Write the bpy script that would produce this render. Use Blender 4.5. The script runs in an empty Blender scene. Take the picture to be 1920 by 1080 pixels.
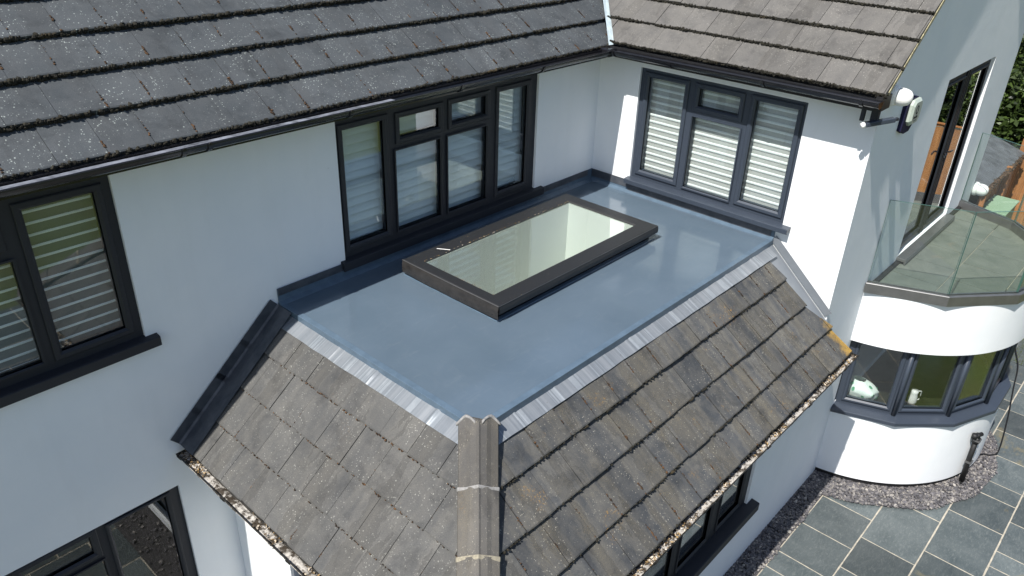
import bpy, math, random
from mathutils import Vector, Matrix, noise
random.seed(7)
sc = bpy.context.scene
COL = sc.collection

# ------------------------------------------------------------------ camera
cam_d = bpy.data.cameras.new("camera"); cam = bpy.data.objects.new("camera", cam_d); COL.objects.link(cam)
Rr = Vector((0.675, -0.737, 0.031)); Uu = Vector((0.334, 0.343, 0.878)); Ff = Vector((0.657, 0.583, -0.478))
YAW, PIT, ROL = math.radians(41.55021), math.radians(-28.55926), math.radians(2.01988)
Ff = Vector((math.cos(PIT)*math.cos(YAW), math.cos(PIT)*math.sin(YAW), math.sin(PIT)))
r0_ = Vector((math.sin(YAW), -math.cos(YAW), 0)); u0_ = r0_.cross(Ff)
Rr = math.cos(ROL)*r0_ + math.sin(ROL)*u0_; Uu = -math.sin(ROL)*r0_ + math.cos(ROL)*u0_
m = Matrix((Rr, Uu, -Ff)).transposed().to_4x4(); m.translation = Vector((-7.99585, -5.76252, 3.65479))
cam.matrix_world = m
cam_d.sensor_width = 36; cam_d.lens = 1469.02/1920*36; cam_d.clip_start = 0.05; cam_d.clip_end = 500
sc.camera = cam

# ------------------------------------------------------------------ sky, sun, exposure
LD = Vector((0.72, 0.064, -1.0)).normalized()          # direction the sunlight travels
w = bpy.data.worlds.new("World"); sc.world = w; w.use_nodes = True
nt = w.node_tree; nt.nodes.clear()
sky = nt.nodes.new('ShaderNodeTexSky'); sky.sky_type = 'NISHITA'; sky.sun_disc = False
sky.sun_elevation = math.asin(-LD.z); sky.sun_rotation = math.atan2(-LD.x, -LD.y) % (2*math.pi)
bg = nt.nodes.new('ShaderNodeBackground'); bg.inputs[1].default_value = 0.089
wo = nt.nodes.new('ShaderNodeOutputWorld')
nt.links.new(sky.outputs[0], bg.inputs[0]); nt.links.new(bg.outputs[0], wo.inputs[0])
sl = bpy.data.lights.new("sun", 'SUN'); sl.energy = 5.0; sl.angle = math.radians(0.5); sl.color = (1.0, 0.96, 0.9)
so = bpy.data.objects.new("sun", sl); COL.objects.link(so)
so.rotation_euler = LD.to_track_quat('-Z', 'Y').to_euler(); so.location = (-8, 2, 12)
sc.view_settings.view_transform = 'Standard'; sc.view_settings.look = 'None'
sc.view_settings.exposure = 0.59; sc.view_settings.gamma = 1.0
sc.cycles.max_bounces = 10; sc.cycles.transparent_max_bounces = 16

# ------------------------------------------------------------------ material helpers
class NT:
    def __init__(s, name):
        s.m = bpy.data.materials.new(name); s.m.use_nodes = True
        s.t = s.m.node_tree; s.t.nodes.clear(); s.out = s.n('ShaderNodeOutputMaterial')
    def n(s, t, **k):
        q = s.t.nodes.new(t)
        for a, b in k.items():
            if a.startswith('i_'):
                q.inputs[int(a[2:])].default_value = b
            else: setattr(q, a, b)
        return q
    def l(s, a, b): s.t.links.new(a, b)
    def coord(s, kind='Object', scale=(1, 1, 1)):
        c = s.n('ShaderNodeTexCoord'); mp = s.n('ShaderNodeMapping'); mp.inputs['Scale'].default_value = scale
        s.l(c.outputs[kind], mp.inputs[0]); return mp.outputs[0]
    def noise(s, vec, scale, detail=4, rough=0.6, dist=0):
        q = s.n('ShaderNodeTexNoise'); q.inputs['Scale'].default_value = scale; q.inputs['Detail'].default_value = detail
        q.inputs['Roughness'].default_value = rough; q.inputs['Distortion'].default_value = dist
        s.l(vec, q.inputs['Vector']); return q.outputs[0]
    def ramp(s, fac, a, b, ca=(0, 0, 0, 1), cb=(1, 1, 1, 1)):
        q = s.n('ShaderNodeValToRGB'); q.color_ramp.elements[0].position = a; q.color_ramp.elements[1].position = b
        q.color_ramp.elements[0].color = ca; q.color_ramp.elements[1].color = cb
        s.l(fac, q.inputs[0]); return q.outputs[0]
    def mix(s, fac, a, b, mode='MIX'):
        q = s.n('ShaderNodeMix', data_type='RGBA', blend_type=mode)
        for v, i in ((fac, 0), (a, 6), (b, 7)):
            if hasattr(v, 'is_output') or isinstance(v, bpy.types.NodeSocket): s.l(v, q.inputs[i])
            else:
                q.inputs[i].default_value = v if i == 0 else (tuple(v)+(1,) if len(v) == 3 else v)
        return q.outputs[2]
    def math(s, op, a, b=0.0, clamp=False):
        q = s.n('ShaderNodeMath', operation=op); q.use_clamp = clamp
        for v, i in ((a, 0), (b, 1)):
            if isinstance(v, bpy.types.NodeSocket): s.l(v, q.inputs[i])
            else: q.inputs[i].default_value = v
        return q.outputs[0]
    def bsdf(s, col, rough=0.7, metal=0.0, spec=0.5, bump=None, bstr=0.3, bdist=0.01, coat=0.0):
        q = s.n('ShaderNodeBsdfPrincipled')
        for v, k in ((col, 'Base Color'), (rough, 'Roughness'), (metal, 'Metallic'), (spec, 'Specular IOR Level'), (coat, 'Coat Weight')):
            if isinstance(v, bpy.types.NodeSocket): s.l(v, q.inputs[k])
            else: q.inputs[k].default_value = (tuple(v)+(1,)) if k == 'Base Color' else v
        if bump is not None:
            b = s.n('ShaderNodeBump'); b.inputs['Strength'].default_value = bstr; b.inputs['Distance'].default_value = bdist
            s.l(bump, b.inputs['Height']); s.l(b.outputs[0], q.inputs['Normal'])
        s.l(q.outputs[0], s.out.inputs[0]); return q

M = {}
def simple(name, col, rough=0.6, metal=0, var=0.25, scale=30, bstr=0.1, spec=0.5):
    t = NT(name); c = t.coord(); n = t.noise(c, scale, 5)
    k = t.mix(t.ramp(n, .3, .7), tuple(v*(1-var) for v in col), tuple(min(1, v*(1+var)) for v in col))
    t.bsdf(k, rough, metal, spec, bump=n, bstr=bstr, bdist=0.004); M[name] = t.m; return t.m

# white painted render: fine sandy texture, faint dirt marks
t = NT('render_white'); c = t.coord(); fine = t.noise(c, 160, 3, .7); big = t.noise(c, 1.3, 5, .6)
vs = t.coord('Object', (3.0, 3.0, .5)); run = t.noise(vs, 1.6, 5, .65)
spot = t.ramp(t.noise(c, 9, 2, .5), .77, .80)
k = t.mix(t.ramp(big, .3, .7), (.73, .76, .78), (.79, .805, .81)); k = t.mix(t.math('MULTIPLY', t.ramp(run, .5, .8), .16), k, (.60, .61, .60))
k = t.mix(t.math('MULTIPLY', spot, .25), k, (.4, .4, .38))
hb = t.math('ADD', t.math('MULTIPLY', fine, .25), t.math('MULTIPLY', t.noise(c, 3.0, 3), 1.0))
t.bsdf(k, .85, bump=hb, bstr=.35, bdist=.012); M['render_white'] = t.m

def tile_mat(name, dark, light, warm, streak, dots, yellow, orange_edge=False, dotcol=(.42, .42, .38), var=.35):
    """concrete roof tile: per tile tone, streaks down the slope, pale lichen dots, yellow lichen grains"""
    t = NT(name); uv = t.coord('UV'); g = t.n('ShaderNodeNewGeometry'); rnd = g.outputs['Random Per Island']
    big = t.noise(uv, 1.1, 4, .6); med = t.noise(uv, 7, 5, .7, .3); fine = t.noise(uv, 120, 4, .75)
    base = t.mix(t.ramp(big, .3, .72), dark, light)
    base = t.mix(t.math('MULTIPLY', t.ramp(med, .42, .72), .28), base, warm)
    # streaks running down the slope, shifted a little on every tile
    cu = t.n('ShaderNodeCombineXYZ'); sp = t.n('ShaderNodeSeparateXYZ'); t.l(uv, sp.inputs[0])
    t.l(t.math('ADD', t.math('MULTIPLY', sp.outputs[0], 5.2), t.math('MULTIPLY', med, .6)), cu.inputs[0]); t.l(t.math('MULTIPLY', sp.outputs[1], .55), cu.inputs[1]); t.l(t.math('MULTIPLY', rnd, .5), cu.inputs[2])
    st = t.noise(cu.outputs[0], 1.0, 4, .55)
    base = t.mix(t.math('MULTIPLY', t.ramp(st, .44, .76), streak), base, warm)
    base = t.mix(t.math('MULTIPLY', t.ramp(st, .54, .28), streak*.5), base, tuple(v*.55 for v in dark))
    tone = t.n('ShaderNodeMapRange'); t.l(rnd, tone.inputs[0]); tone.inputs[3].default_value = 1-var*.6; tone.inputs[4].default_value = 1+var*.5
    base = t.mix(1.0, base, tone.outputs[0], 'MULTIPLY')
    base = t.mix(t.math('MULTIPLY', t.ramp(fine, .38, .66), .60), base, t.mix(1.0, base, (1.75, 1.70, 1.58), 'MULTIPLY'))
    base = t.mix(t.math('MULTIPLY', t.ramp(t.noise(uv, 3.2, 6, .75, .4), .50, .68), .50), base, tuple(v*.5 for v in dark))
    h = t.math('ADD', t.math('MULTIPLY', fine, .5), t.math('MULTIPLY', med, .8))
    def dotlayer(scale, rad, mask_lo, col, amt, off, msk=2.2):
        v = t.n('ShaderNodeTexVoronoi'); v.inputs['Scale'].default_value = scale; mp = t.n('ShaderNodeMapping'); mp.inputs['Location'].default_value = (off, off*2, 0)
        t.l(uv, mp.inputs[0]); t.l(mp.outputs[0], v.inputs['Vector'])
        wob = t.math('ADD', v.outputs['Distance'], t.math('MULTIPLY', t.math('SUBTRACT', fine, .5), .12))
        # only some cells carry a dot, of differing size
        sc_ = t.n('ShaderNodeSeparateColor'); t.l(v.outputs['Color'], sc_.inputs[0])
        size = t.math('MULTIPLY', t.math('POWER', sc_.outputs[0], 3.0), rad)
        d = t.math('LESS_THAN', wob, size)
        mk = t.ramp(t.noise(uv, msk, 4, .7), mask_lo, mask_lo+.2)
        return t.math('MULTIPLY', t.math('MULTIPLY', d, mk), amt)
    if dots > 0:
        base = t.mix(dotlayer(70, .40, .40, dotcol, dots, 3.1), base, dotcol)
        base = t.mix(dotlayer(26, .24, .52, dotcol, dots*.8, 7.7), base, tuple(v*1.15 for v in dotcol))
    if yellow > 0:
        gr = t.ramp(t.noise(uv, 210, 3, .8), .56, .62)
        ms = t.math('MULTIPLY', t.ramp(st, .42, .62), t.ramp(t.noise(uv, 2.6, 4, .7), .38, .60))
        base = t.mix(t.math('MULTIPLY', t.math('MULTIPLY', gr, ms), yellow), base, (.27, .21, .10))
        oc = t.math('MULTIPLY', t.ramp(t.noise(uv, 1.5, 4, .7), .60, .68), t.ramp(t.noise(uv, 48, 4, .8), .53, .60))
        base = t.mix(t.math('MULTIPLY', oc, yellow*.8), base, (.30, .17, .04))
    if orange_edge:
        sx = t.n('ShaderNodeSeparateXYZ'); t.l(t.coord('UV'), sx.inputs[0])
        ed = t.math('ADD', t.math('MULTIPLY', t.math('ADD', sx.outputs[0], .17), 5.5), t.math('MULTIPLY', t.math('SUBTRACT', t.noise(uv, 9, 5, .75), .5), 2.4), True)
        lo = t.ramp(sx.outputs[1], .38, .62, (1, 1, 1, 1), (0, 0, 0, 1))
        base = t.mix(t.math('MULTIPLY', t.math('MULTIPLY', ed, lo), .92), base, t.mix(t.ramp(fine, .4, .6), (.36, .20, .03), (.50, .32, .06)))
    t.bsdf(base, .82, spec=.35, bump=h, bstr=.5, bdist=.004); M[name] = t.m
tile_mat('tile_main', (.032, .038, .044), (.060, .068, .076), (.075, .079, .084), .35, .55, .0, dotcol=(.44, .49, .46), var=.14)
tile_mat('tile_wing', (.066, .065, .065), (.112, .108, .103), (.135, .129, .120), .6, .35, .10, dotcol=(.42, .41, .37), var=.2)
tile_mat('tile_side', (.040, .042, .045), (.086, .086, .085), (.122, .117, .108), .7, .45, .12, dotcol=(.40, .40, .36), var=.16)
tile_mat('tile_front', (.025, .029, .035), (.062, .065, .069), (.158, .148, .126), .78, .50, .95, True, dotcol=(.40, .38, .32), var=.28)
tile_mat('tile_hip', (.050, .049, .049), (.088, .084, .080), (.12, .108, .088), .3, .45, .5, dotcol=(.40, .38, .30), var=.3)

# resin flat roof: glossy blue grey, faint lap marks, dust tide marks and scuffs
t = NT('flat_roof_resin'); c = t.coord(); n1 = t.noise(c, 1.2, 5, .6); n2 = t.noise(c, 25, 4, .6); n3 = t.noise(t.coord('Object', (1, 5, 1)), 3, 5, .7)
k = t.mix(t.ramp(n1, .3, .7), (.078, .110, .144), (.097, .132, .170)); k = t.mix(t.math('MULTIPLY', t.ramp(n3, .58, .72), .14), k, (.20, .23, .25))
k = t.mix(t.math('MULTIPLY', t.ramp(t.noise(c, 14, 3), .72, .76), .35), k, (.17, .17, .15))
pud = t.noise(c, 1.9, 3, .5, .6); tide = t.math('SUBTRACT', 1.0, t.ramp(t.math('ABSOLUTE', t.math('SUBTRACT', pud, .52)), .0, .012))
k = t.mix(t.math('MULTIPLY', tide, .03), k, (.24, .26, .27))
k = t.mix(t.math('MULTIPLY', t.ramp(t.noise(t.coord('Object', (14, 2, 1)), 2.2, 4, .8), .68, .74), .07), k, (.25, .28, .30))
rg = t.n('ShaderNodeMapRange'); t.l(t.noise(c, 2.6, 5, .65), rg.inputs[0]); rg.inputs[1].default_value = .3; rg.inputs[2].default_value = .7; rg.inputs[3].default_value = .05; rg.inputs[4].default_value = .20
t.bsdf(k, rg.outputs[0], spec=.62, bump=t.math('ADD', n1, t.math('MULTIPLY', n2, .06)), bstr=.2, bdist=.012); M['flat_roof_resin'] = t.m
simple('resin_trim', (.085, .125, .17), .25, var=.15, scale=8)
# lead
t = NT('lead'); c = t.coord(); n1 = t.noise(c, 6, 5, .65); n2 = t.noise(c, 45, 4)
st = t.noise(t.coord('UV'), 7, 4, .68)
k = t.mix(t.ramp(n1, .3, .7), (.21, .235, .26), (.30, .325, .35)); k = t.mix(t.ramp(st, .48, .70), k, (.50, .52, .54)); k = t.mix(t.math('MULTIPLY', t.ramp(st, .46, .34), .6), k, (.13, .145, .165)); k = t.mix(t.math('MULTIPLY', t.ramp(n2, .6, .75), .25), k, (.14, .15, .165))
t.bsdf(k, .40, .25, bump=t.noise(c, 30, 3), bstr=.08, bdist=.004); M['lead'] = t.m
t = NT('lead_shaded'); c = t.coord(); n1 = t.noise(c, 7, 5, .65)
t.bsdf(t.mix(t.ramp(n1, .3, .7), (.035, .042, .055), (.085, .092, .105)), .5, .15, bump=n1, bstr=.4, bdist=.01); M['lead_shaded'] = t.m  # lead darkened, the shade beside the walls put into its colour
simple('frame_grey', (.036, .046, .064), .38, var=.08, scale=60, bstr=.06)
simple('frame_dark', (.013, .015, .021), .6, var=.1, scale=60, bstr=.06)
simple('gutter_black', (.010, .010, .012), .22, var=.3, scale=20, spec=.6)
simple('gutter_old', (.016, .015, .013), .5, var=.5, scale=25)
simple('skylight_frame_paint', (.016, .017, .019), .5, var=.2, scale=40, bstr=.15)
simple('skylight_wrap', (.040, .037, .035), .26, .25, var=.25, scale=14, bstr=.5)
simple('black_matt', (.008, .008, .009), .6)
simple('white_plastic', (.80, .80, .78), .35, var=.03)
simple('cream_plaster', (.80, .82, .78), .8, var=.03)
simple('shaft_floor', (.42, .46, .42), .6, var=.12, scale=3)
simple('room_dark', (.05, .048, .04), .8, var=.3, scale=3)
simple('mortar', (.22, .215, .21), .9, var=.3, scale=50, bstr=.5)
simple('mortar_yellow', (.25, .225, .17), .9, var=.3, scale=50, bstr=.5)
simple('alu', (.20, .20, .20), .42, .75, var=.12, scale=6)
simple('navy_plastic', (.010, .010, .035), .75, spec=.2)
simple('pale_green_plastic', (.40, .45, .40), .4, var=.05)
simple('box_green', (.22, .32, .22), .55, var=.1)
simple('cable_black', (.008, .008, .008), .5)
simple('trunk', (.05, .04, .03), .9, var=.4)
simple('valley_paint', (.42, .50, .53), .6, var=.2, scale=9)
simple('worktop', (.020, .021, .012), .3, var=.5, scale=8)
simple('bag_plastic', (.72, .80, .75), .35, var=.08, scale=12, bstr=.5)
simple('bag_print', (.12, .38, .22), .4)
simple('gutter_lip_glint', (.13, .14, .165), .5, var=.75, scale=11)  # broken pale colour standing for sun caught inside the main gutter lip
simple('verge_mortar', (.30, .27, .17), .9, var=.5, scale=30, bstr=.6)
simple('voile', (.50, .495, .475), .8, var=.06)
simple('voile_shaded', (.11, .125, .12), .8, var=.06)  # sheer cloth with the shade at the left window put into its colour
simple('blind_white', (.86, .88, .87), .6, var=.03)
t = NT('blind_grey'); c = t.coord(); q = t.bsdf(t.mix(.5, (.70, .78, .82), (.76, .82, .85)), .6); M['blind_grey'] = t.m
t = NT('moss'); c = t.coord(); n = t.noise(c, 30, 4, .7); n2 = t.noise(c, 3, 3)
k = t.mix(t.ramp(n, .35, .7), (.006, .006, .004), (.024, .021, .012)); k = t.mix(t.ramp(n2, .62, .74), k, (.045, .032, .014))
t.bsdf(k, .95, bump=n, bstr=.6, bdist=.006); M['moss'] = t.m
t = NT('joint_moss'); c = t.coord(); n = t.noise(c, 22, 4, .7)
k = t.mix(t.ramp(n, .4, .62), (.018, .012, .008), (.105, .052, .020)); t.bsdf(k, .95, bump=n, bstr=.6, bdist=.006); M['joint_moss'] = t.m
t = NT('debris'); g = t.n('ShaderNodeNewGeometry'); q = t.n('ShaderNodeValToRGB'); e = q.color_ramp.elements
e[0].color = (.03, .022, .012, 1); e[1].color = (.62, .57, .50, 1); x = e.new(.35); x.color = (.12, .075, .03, 1); x = e.new(.6); x.color = (.33, .22, .09, 1)
t.l(g.outputs['Random Per Island'], q.inputs[0]); t.bsdf(q.outputs[0], .85); M['debris'] = t.m
t = NT('gutter_bed'); c = t.coord(); n = t.noise(c, 12, 5, .75); k = t.mix(t.ramp(n, .44, .56), (.030, .022, .014), (.42, .40, .37)); t.bsdf(k, .8, bump=n, bstr=.6, bdist=.01); M['gutter_bed'] = t.m
t = NT('gravel'); g = t.n('ShaderNodeNewGeometry'); q = t.n('ShaderNodeValToRGB'); e = q.color_ramp.elements
e[0].color = (.045, .045, .050, 1); e[1].color = (.32, .30, .27, 1); x = e.new(.5); x.color = (.105, .100, .108, 1); x = e.new(.85); x.color = (.17, .158, .150, 1)
t.l(g.outputs['Random Per Island'], q.inputs[0]); t.bsdf(q.outputs[0], .7); M['gravel'] = t.m
simple('gravel_bed', (.055, .052, .055), .95, var=.5, scale=40, bstr=.6)
# slate paving, tone per slab
t = NT('slab_slate'); c = t.coord(); g = t.n('ShaderNodeNewGeometry'); rnd = g.outputs['Random Per Island']
n1 = t.noise(c, 2.2, 6, .7, .6); n2 = t.noise(t.coord('Object', (6, 16, 6)), 3, 5, .7, .8); n3 = t.noise(c, 90, 3)
k = t.mix(t.ramp(n1, .3, .7), (.050, .064, .068), (.100, .116, .118)); k = t.mix(t.math('MULTIPLY', t.ramp(n2, .50, .72), .6), k, (.17, .185, .18))
tone = t.n('ShaderNodeMapRange'); t.l(rnd, tone.inputs[0]); tone.inputs[3].default_value = .62; tone.inputs[4].default_value = 1.32
k = t.mix(1.0, k, tone.outputs[0], 'MULTIPLY')
rust = t.math('MULTIPLY', t.ramp(t.noise(c, 1.6, 5, .7, .5), .60, .70), t.math('GREATER_THAN', t.math('FRACT', t.math('MULTIPLY', rnd, 7.3)), .55))
k = t.mix(t.math('MULTIPLY', rust, .55), k, (.22, .18, .09))
t.bsdf(k, .42, spec=.5, bump=t.math('ADD', n2, t.math('MULTIPLY', n3, .15)), bstr=.45, bdist=.006); M['slab_slate'] = t.m
simple('grout', (.36, .33, .27), .9, var=.25, scale=18, bstr=.4)
# balcony tiles
t = NT('balcony_tile'); c = t.coord(); n1 = t.noise(c, 3, 6, .7, .8); n2 = t.noise(t.coord('Object', (1.2, 1.0, 1)), 1.7, 6, .72, 1.2)
k = t.mix(t.ramp(n1, .3, .7), (.085, .098, .085), (.145, .158, .140)); k = t.mix(t.math('MULTIPLY', t.ramp(n2, .60, .78), .45), k, (.26, .19, .125))
t.bsdf(k, .5, bump=n1, bstr=.3, bdist=.004); M['balcony_tile'] = t.m
t = NT('lawn'); c = t.coord(); n = t.noise(c, 60, 4, .8); n2 = t.noise(c, .8, 5, .6)
k = t.mix(t.ramp(n, .3, .7), (.05, .075, .014), (.16, .21, .04)); k = t.mix(t.math('MULTIPLY', t.ramp(n2, .4, .7), .5), k, (.13, .12, .035))
t.bsdf(k, .95, bump=n, bstr=1, bdist=.03); M['lawn'] = t.m
t = NT('leaf'); g = t.n('ShaderNodeNewGeometry'); q = t.n('ShaderNodeValToRGB'); e = q.color_ramp.elements
e[0].color = (.010, .020, .005, 1); e[1].color = (.075, .12, .025, 1); t.l(g.outputs['Random Per Island'], q.inputs[0])
b1 = t.n('ShaderNodeBsdfPrincipled'); t.l(q.outputs[0], b1.inputs['Base Color']); b1.inputs['Roughness'].default_value = .5
b2 = t.n('ShaderNodeBsdfTranslucent'); t.l(q.outputs[0], b2.inputs[0]); ms = t.n('ShaderNodeMixShader'); ms.inputs[0].default_value = .3
t.l(b1.outputs[0], ms.inputs[1]); t.l(b2.outputs[0], ms.inputs[2]); t.l(ms.outputs[0], t.out.inputs[0]); M['leaf'] = t.m
t = NT('fence_wood'); c = t.coord('Object', (1, 1, .12)); g = t.n('ShaderNodeNewGeometry'); n = t.noise(c, 30, 5, .7)
k = t.mix(t.ramp(n, .3, .7), (.20, .075, .022), (.34, .15, .05)); tone = t.n('ShaderNodeMapRange'); t.l(g.outputs['Random Per Island'], tone.inputs[0]); tone.inputs[3].default_value = .8; tone.inputs[4].default_value = 1.2
t.bsdf(t.mix(1.0, k, tone.outputs[0], 'MULTIPLY'), .75, bump=n, bstr=.3, bdist=.004); M['fence_wood'] = t.m
simple('slate_shed', (.085, .09, .10), .6, var=.4, scale=6, bstr=.5)

def glass_mat(name, tint, ior, dirt=0.0, boost=1.0):
    t = NT(name); tr = t.n('ShaderNodeBsdfTransparent'); tr.inputs[0].default_value = tuple(tint)+(1,)
    gl = t.n('ShaderNodeBsdfGlossy'); gl.inputs['Roughness'].default_value = 0.0; gl.inputs[0].default_value = (1, 1, 1, 1)
    lw = t.n('ShaderNodeLayerWeight'); lw.inputs[0].default_value = .5
    fr = t.n('ShaderNodeMath', operation='MULTIPLY_ADD'); t.l(t.math('POWER', lw.outputs['Facing'], 4.6), fr.inputs[0])
    fr.inputs[1].default_value = .95; fr.inputs[2].default_value = ((ior-1)/(ior+1))**2
    ms = t.n('ShaderNodeMixShader')
    f = t.math('MULTIPLY', fr.outputs[0], boost, True)
    t.l(f, ms.inputs[0]); t.l(tr.outputs[0], ms.inputs[1]); t.l(gl.outputs[0], ms.inputs[2])
    if dirt > 0:
        df = t.n('ShaderNodeBsdfDiffuse'); df.inputs[0].default_value = (.7, .75, .7, 1); m2 = t.n('ShaderNodeMixShader')
        m2.inputs[0].default_value = dirt; t.l(ms.outputs[0], m2.inputs[1]); t.l(df.outputs[0], m2.inputs[2]); ms = m2
    # slight waviness
    b = t.n('ShaderNodeBump'); b.inputs['Strength'].default_value = .012; b.inputs['Distance'].default_value = .01
    t.l(t.noise(t.coord(), 1.5, 2), b.inputs['Height']); t.l(b.outputs[0], gl.inputs['Normal'])
    t.l(ms.outputs[0], t.out.inputs[0]); M[name] = t.m
glass_mat('glass_window', (.93, .955, .95), 1.52, 0, 1.9)
glass_mat('glass_skylight', (.935, .965, .945), 1.52, .03, 1.9)
glass_mat('glass_balustrade', (.95, .98, .962), 1.5, .008, 1.0)
t = NT('glass_edge'); t.bsdf((.05, .12, .10), .3); M['glass_edge'] = t.m

# ------------------------------------------------------------------ mesh helpers
class MB:
    def __init__(s): s.v = []; s.f = []; s.uv = []
    def add(s, vs, fs, uvs=None):
        o = len(s.v); s.v += [tuple(v) for v in vs]; s.f += [tuple(i+o for i in f) for f in fs]
        s.uv += (uvs if uvs else [(0, 0)]*len(vs))
    def box(s, a, b):
        x0, y0, z0 = a; x1, y1, z1 = b
        x0, x1 = min(x0, x1), max(x0, x1); y0, y1 = min(y0, y1), max(y0, y1); z0, z1 = min(z0, z1), max(z0, z1)
        s.add([(x0, y0, z0), (x1, y0, z0), (x1, y1, z0), (x0, y1, z0), (x0, y0, z1), (x1, y0, z1), (x1, y1, z1), (x0, y1, z1)],
              [(0, 3, 2, 1), (4, 5, 6, 7), (0, 1, 5, 4), (1, 2, 6, 5), (2, 3, 7, 6), (3, 0, 4, 7)])
    def obox(s, O, A, B, C, a, b, c):
        """box spanning a,b,c ranges along unit vectors A,B,C from O"""
        P = [O+A*i+B*j+C*k for k in c for (i, j) in ((a[0], b[0]), (a[1], b[0]), (a[1], b[1]), (a[0], b[1]))]
        s.add(P, [(0, 3, 2, 1), (4, 5, 6, 7), (0, 1, 5, 4), (1, 2, 6, 5), (2, 3, 7, 6), (3, 0, 4, 7)])
    def prism(s, pts, d, cap=True):
        """extrude closed 3D polygon by vector d"""
        n = len(pts); d = Vector(d); s.add([Vector(p) for p in pts]+[Vector(p)+d for p in pts],
            [tuple(range(n))[::-1], tuple(range(n, 2*n))]*cap+[(i, (i+1) % n, n+(i+1) % n, n+i) for i in range(n)])
    def sweep(s, prof, path, closed=False, cap=True):
        """prof: function(i)->list of 3D points for station i"""
        rings = [prof(i) for i in range(path)]; n = len(rings[0]); o = [p for r in rings for p in r]; fs = []
        for i in range(path-1):
            for j in range(n if closed else n-1):
                k = (j+1) % n; fs.append((i*n+j, i*n+k, (i+1)*n+k, (i+1)*n+j))
        if cap and closed: fs += [tuple(range(n))[::-1], tuple((path-1)*n+i for i in range(n))]
        s.add(o, fs)
    def tube(s, pts, r, n=10, cap=True):
        pts = [Vector(p) for p in pts]; rings = []
        up = Vector((0, 0, 1))
        for i, p in enumerate(pts):
            d = (pts[min(i+1, len(pts)-1)]-pts[max(i-1, 0)]).normalized()
            a = d.cross(up); a = a.normalized() if a.length > .05 else d.cross(Vector((1, 0, 0))).normalized(); b = d.cross(a)
            rr = r[i] if isinstance(r, (list, tuple)) else r
            rings.append([p+(a*math.cos(q*2*math.pi/n)+b*math.sin(q*2*math.pi/n))*rr for q in range(n)])
        s.sweep(lambda i: rings[i], len(pts), True, cap)
    def blob(s, c, r, sq=(1, 1, 1), rnd=.3):
        vs = []
        for d in ICO: 
            k = r*(1+random.uniform(-rnd, rnd)); vs.append((c[0]+d[0]*k*sq[0], c[1]+d[1]*k*sq[1], c[2]+d[2]*k*sq[2]))
        s.add(vs, ICOF)
    def build(s, name, mat, parent=None, smooth=False, stuff=False, kind=None, bevel=0):
        me = bpy.data.meshes.new(name); me.from_pydata(s.v, [], s.f)
        ul = me.uv_layers.new(name='UVMap'); 
        buf = []
        for lo in me.loops: buf += s.uv[lo.vertex_index]
        ul.data.foreach_set('uv', buf)
        me.materials.append(M[mat] if isinstance(mat, str) else mat); me.update()
        if smooth: me.polygons.foreach_set('use_smooth', [True]*len(me.polygons))
        o = bpy.data.objects.new(name, me); COL.objects.link(o)
        if parent:
            o.parent = parent
            if parent.type == 'EMPTY': o.matrix_parent_inverse = Matrix.Translation(-parent.location)
        if stuff: o['kind'] = 'stuff'
        if kind: o['kind'] = kind
        if bevel:
            b = o.modifiers.new('bevel', 'BEVEL'); b.width = bevel; b.segments = 2; b.limit_method = 'ANGLE'; b.angle_limit = math.radians(40)
        return o
ph = (1+5**.5)/2
ICO = [Vector(p).normalized() for p in ((-1, ph, 0), (1, ph, 0), (-1, -ph, 0), (1, -ph, 0), (0, -1, ph), (0, 1, ph), (0, -1, -ph), (0, 1, -ph), (ph, 0, -1), (ph, 0, 1), (-ph, 0, -1), (-ph, 0, 1))]
ICOF = [(0, 11, 5), (0, 5, 1), (0, 1, 7), (0, 7, 10), (0, 10, 11), (1, 5, 9), (5, 11, 4), (11, 10, 2), (10, 7, 6), (7, 1, 8), (3, 9, 4), (3, 4, 2), (3, 2, 6), (3, 6, 8), (3, 8, 9), (4, 9, 5), (2, 4, 11), (6, 2, 10), (8, 6, 7), (9, 8, 1)]
X = Vector((1, 0, 0)); Y = Vector((0, 1, 0)); Z = Vector((0, 0, 1))
def tag(o, label, cat, group=None):
    o['label'] = label; o['category'] = cat
    if group: o['group'] = group
    return o
def empty(name, loc, label, cat, group=None):
    o = bpy.data.objects.new(name, None); COL.objects.link(o); o.location = loc; o.empty_display_size = .2
    return tag(o, label, cat, group)
def clip(poly, a, b, c):
    """keep a*u+b*v<=c"""
    out = []
    for i in range(len(poly)):
        p, q = poly[i], poly[(i+1) % len(poly)]; dp = a*p[0]+b*p[1]-c; dq = a*q[0]+b*q[1]-c
        if dp <= 0: out.append(p)
        if (dp < 0) != (dq < 0) and abs(dp-dq) > 1e-12:
            k = dp/(dp-dq); out.append((p[0]+(q[0]-p[0])*k, p[1]+(q[1]-p[1])*k))
    return out

# ------------------------------------------------------------------ key dimensions
L, W, E_, H_ = 4.742, 2.6, 1.135, 0.978
YC = -3.376                      # face of gable wall and of the extension's front wall
G = -3.70                        # ground
KK = math.tan(math.radians(38))
XW = 5.55                        # right end of the gable wall

house = empty('house', (0, 0, G), 'white rendered two storey house with grey tiled roofs and a bow fronted balcony', 'house')

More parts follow.
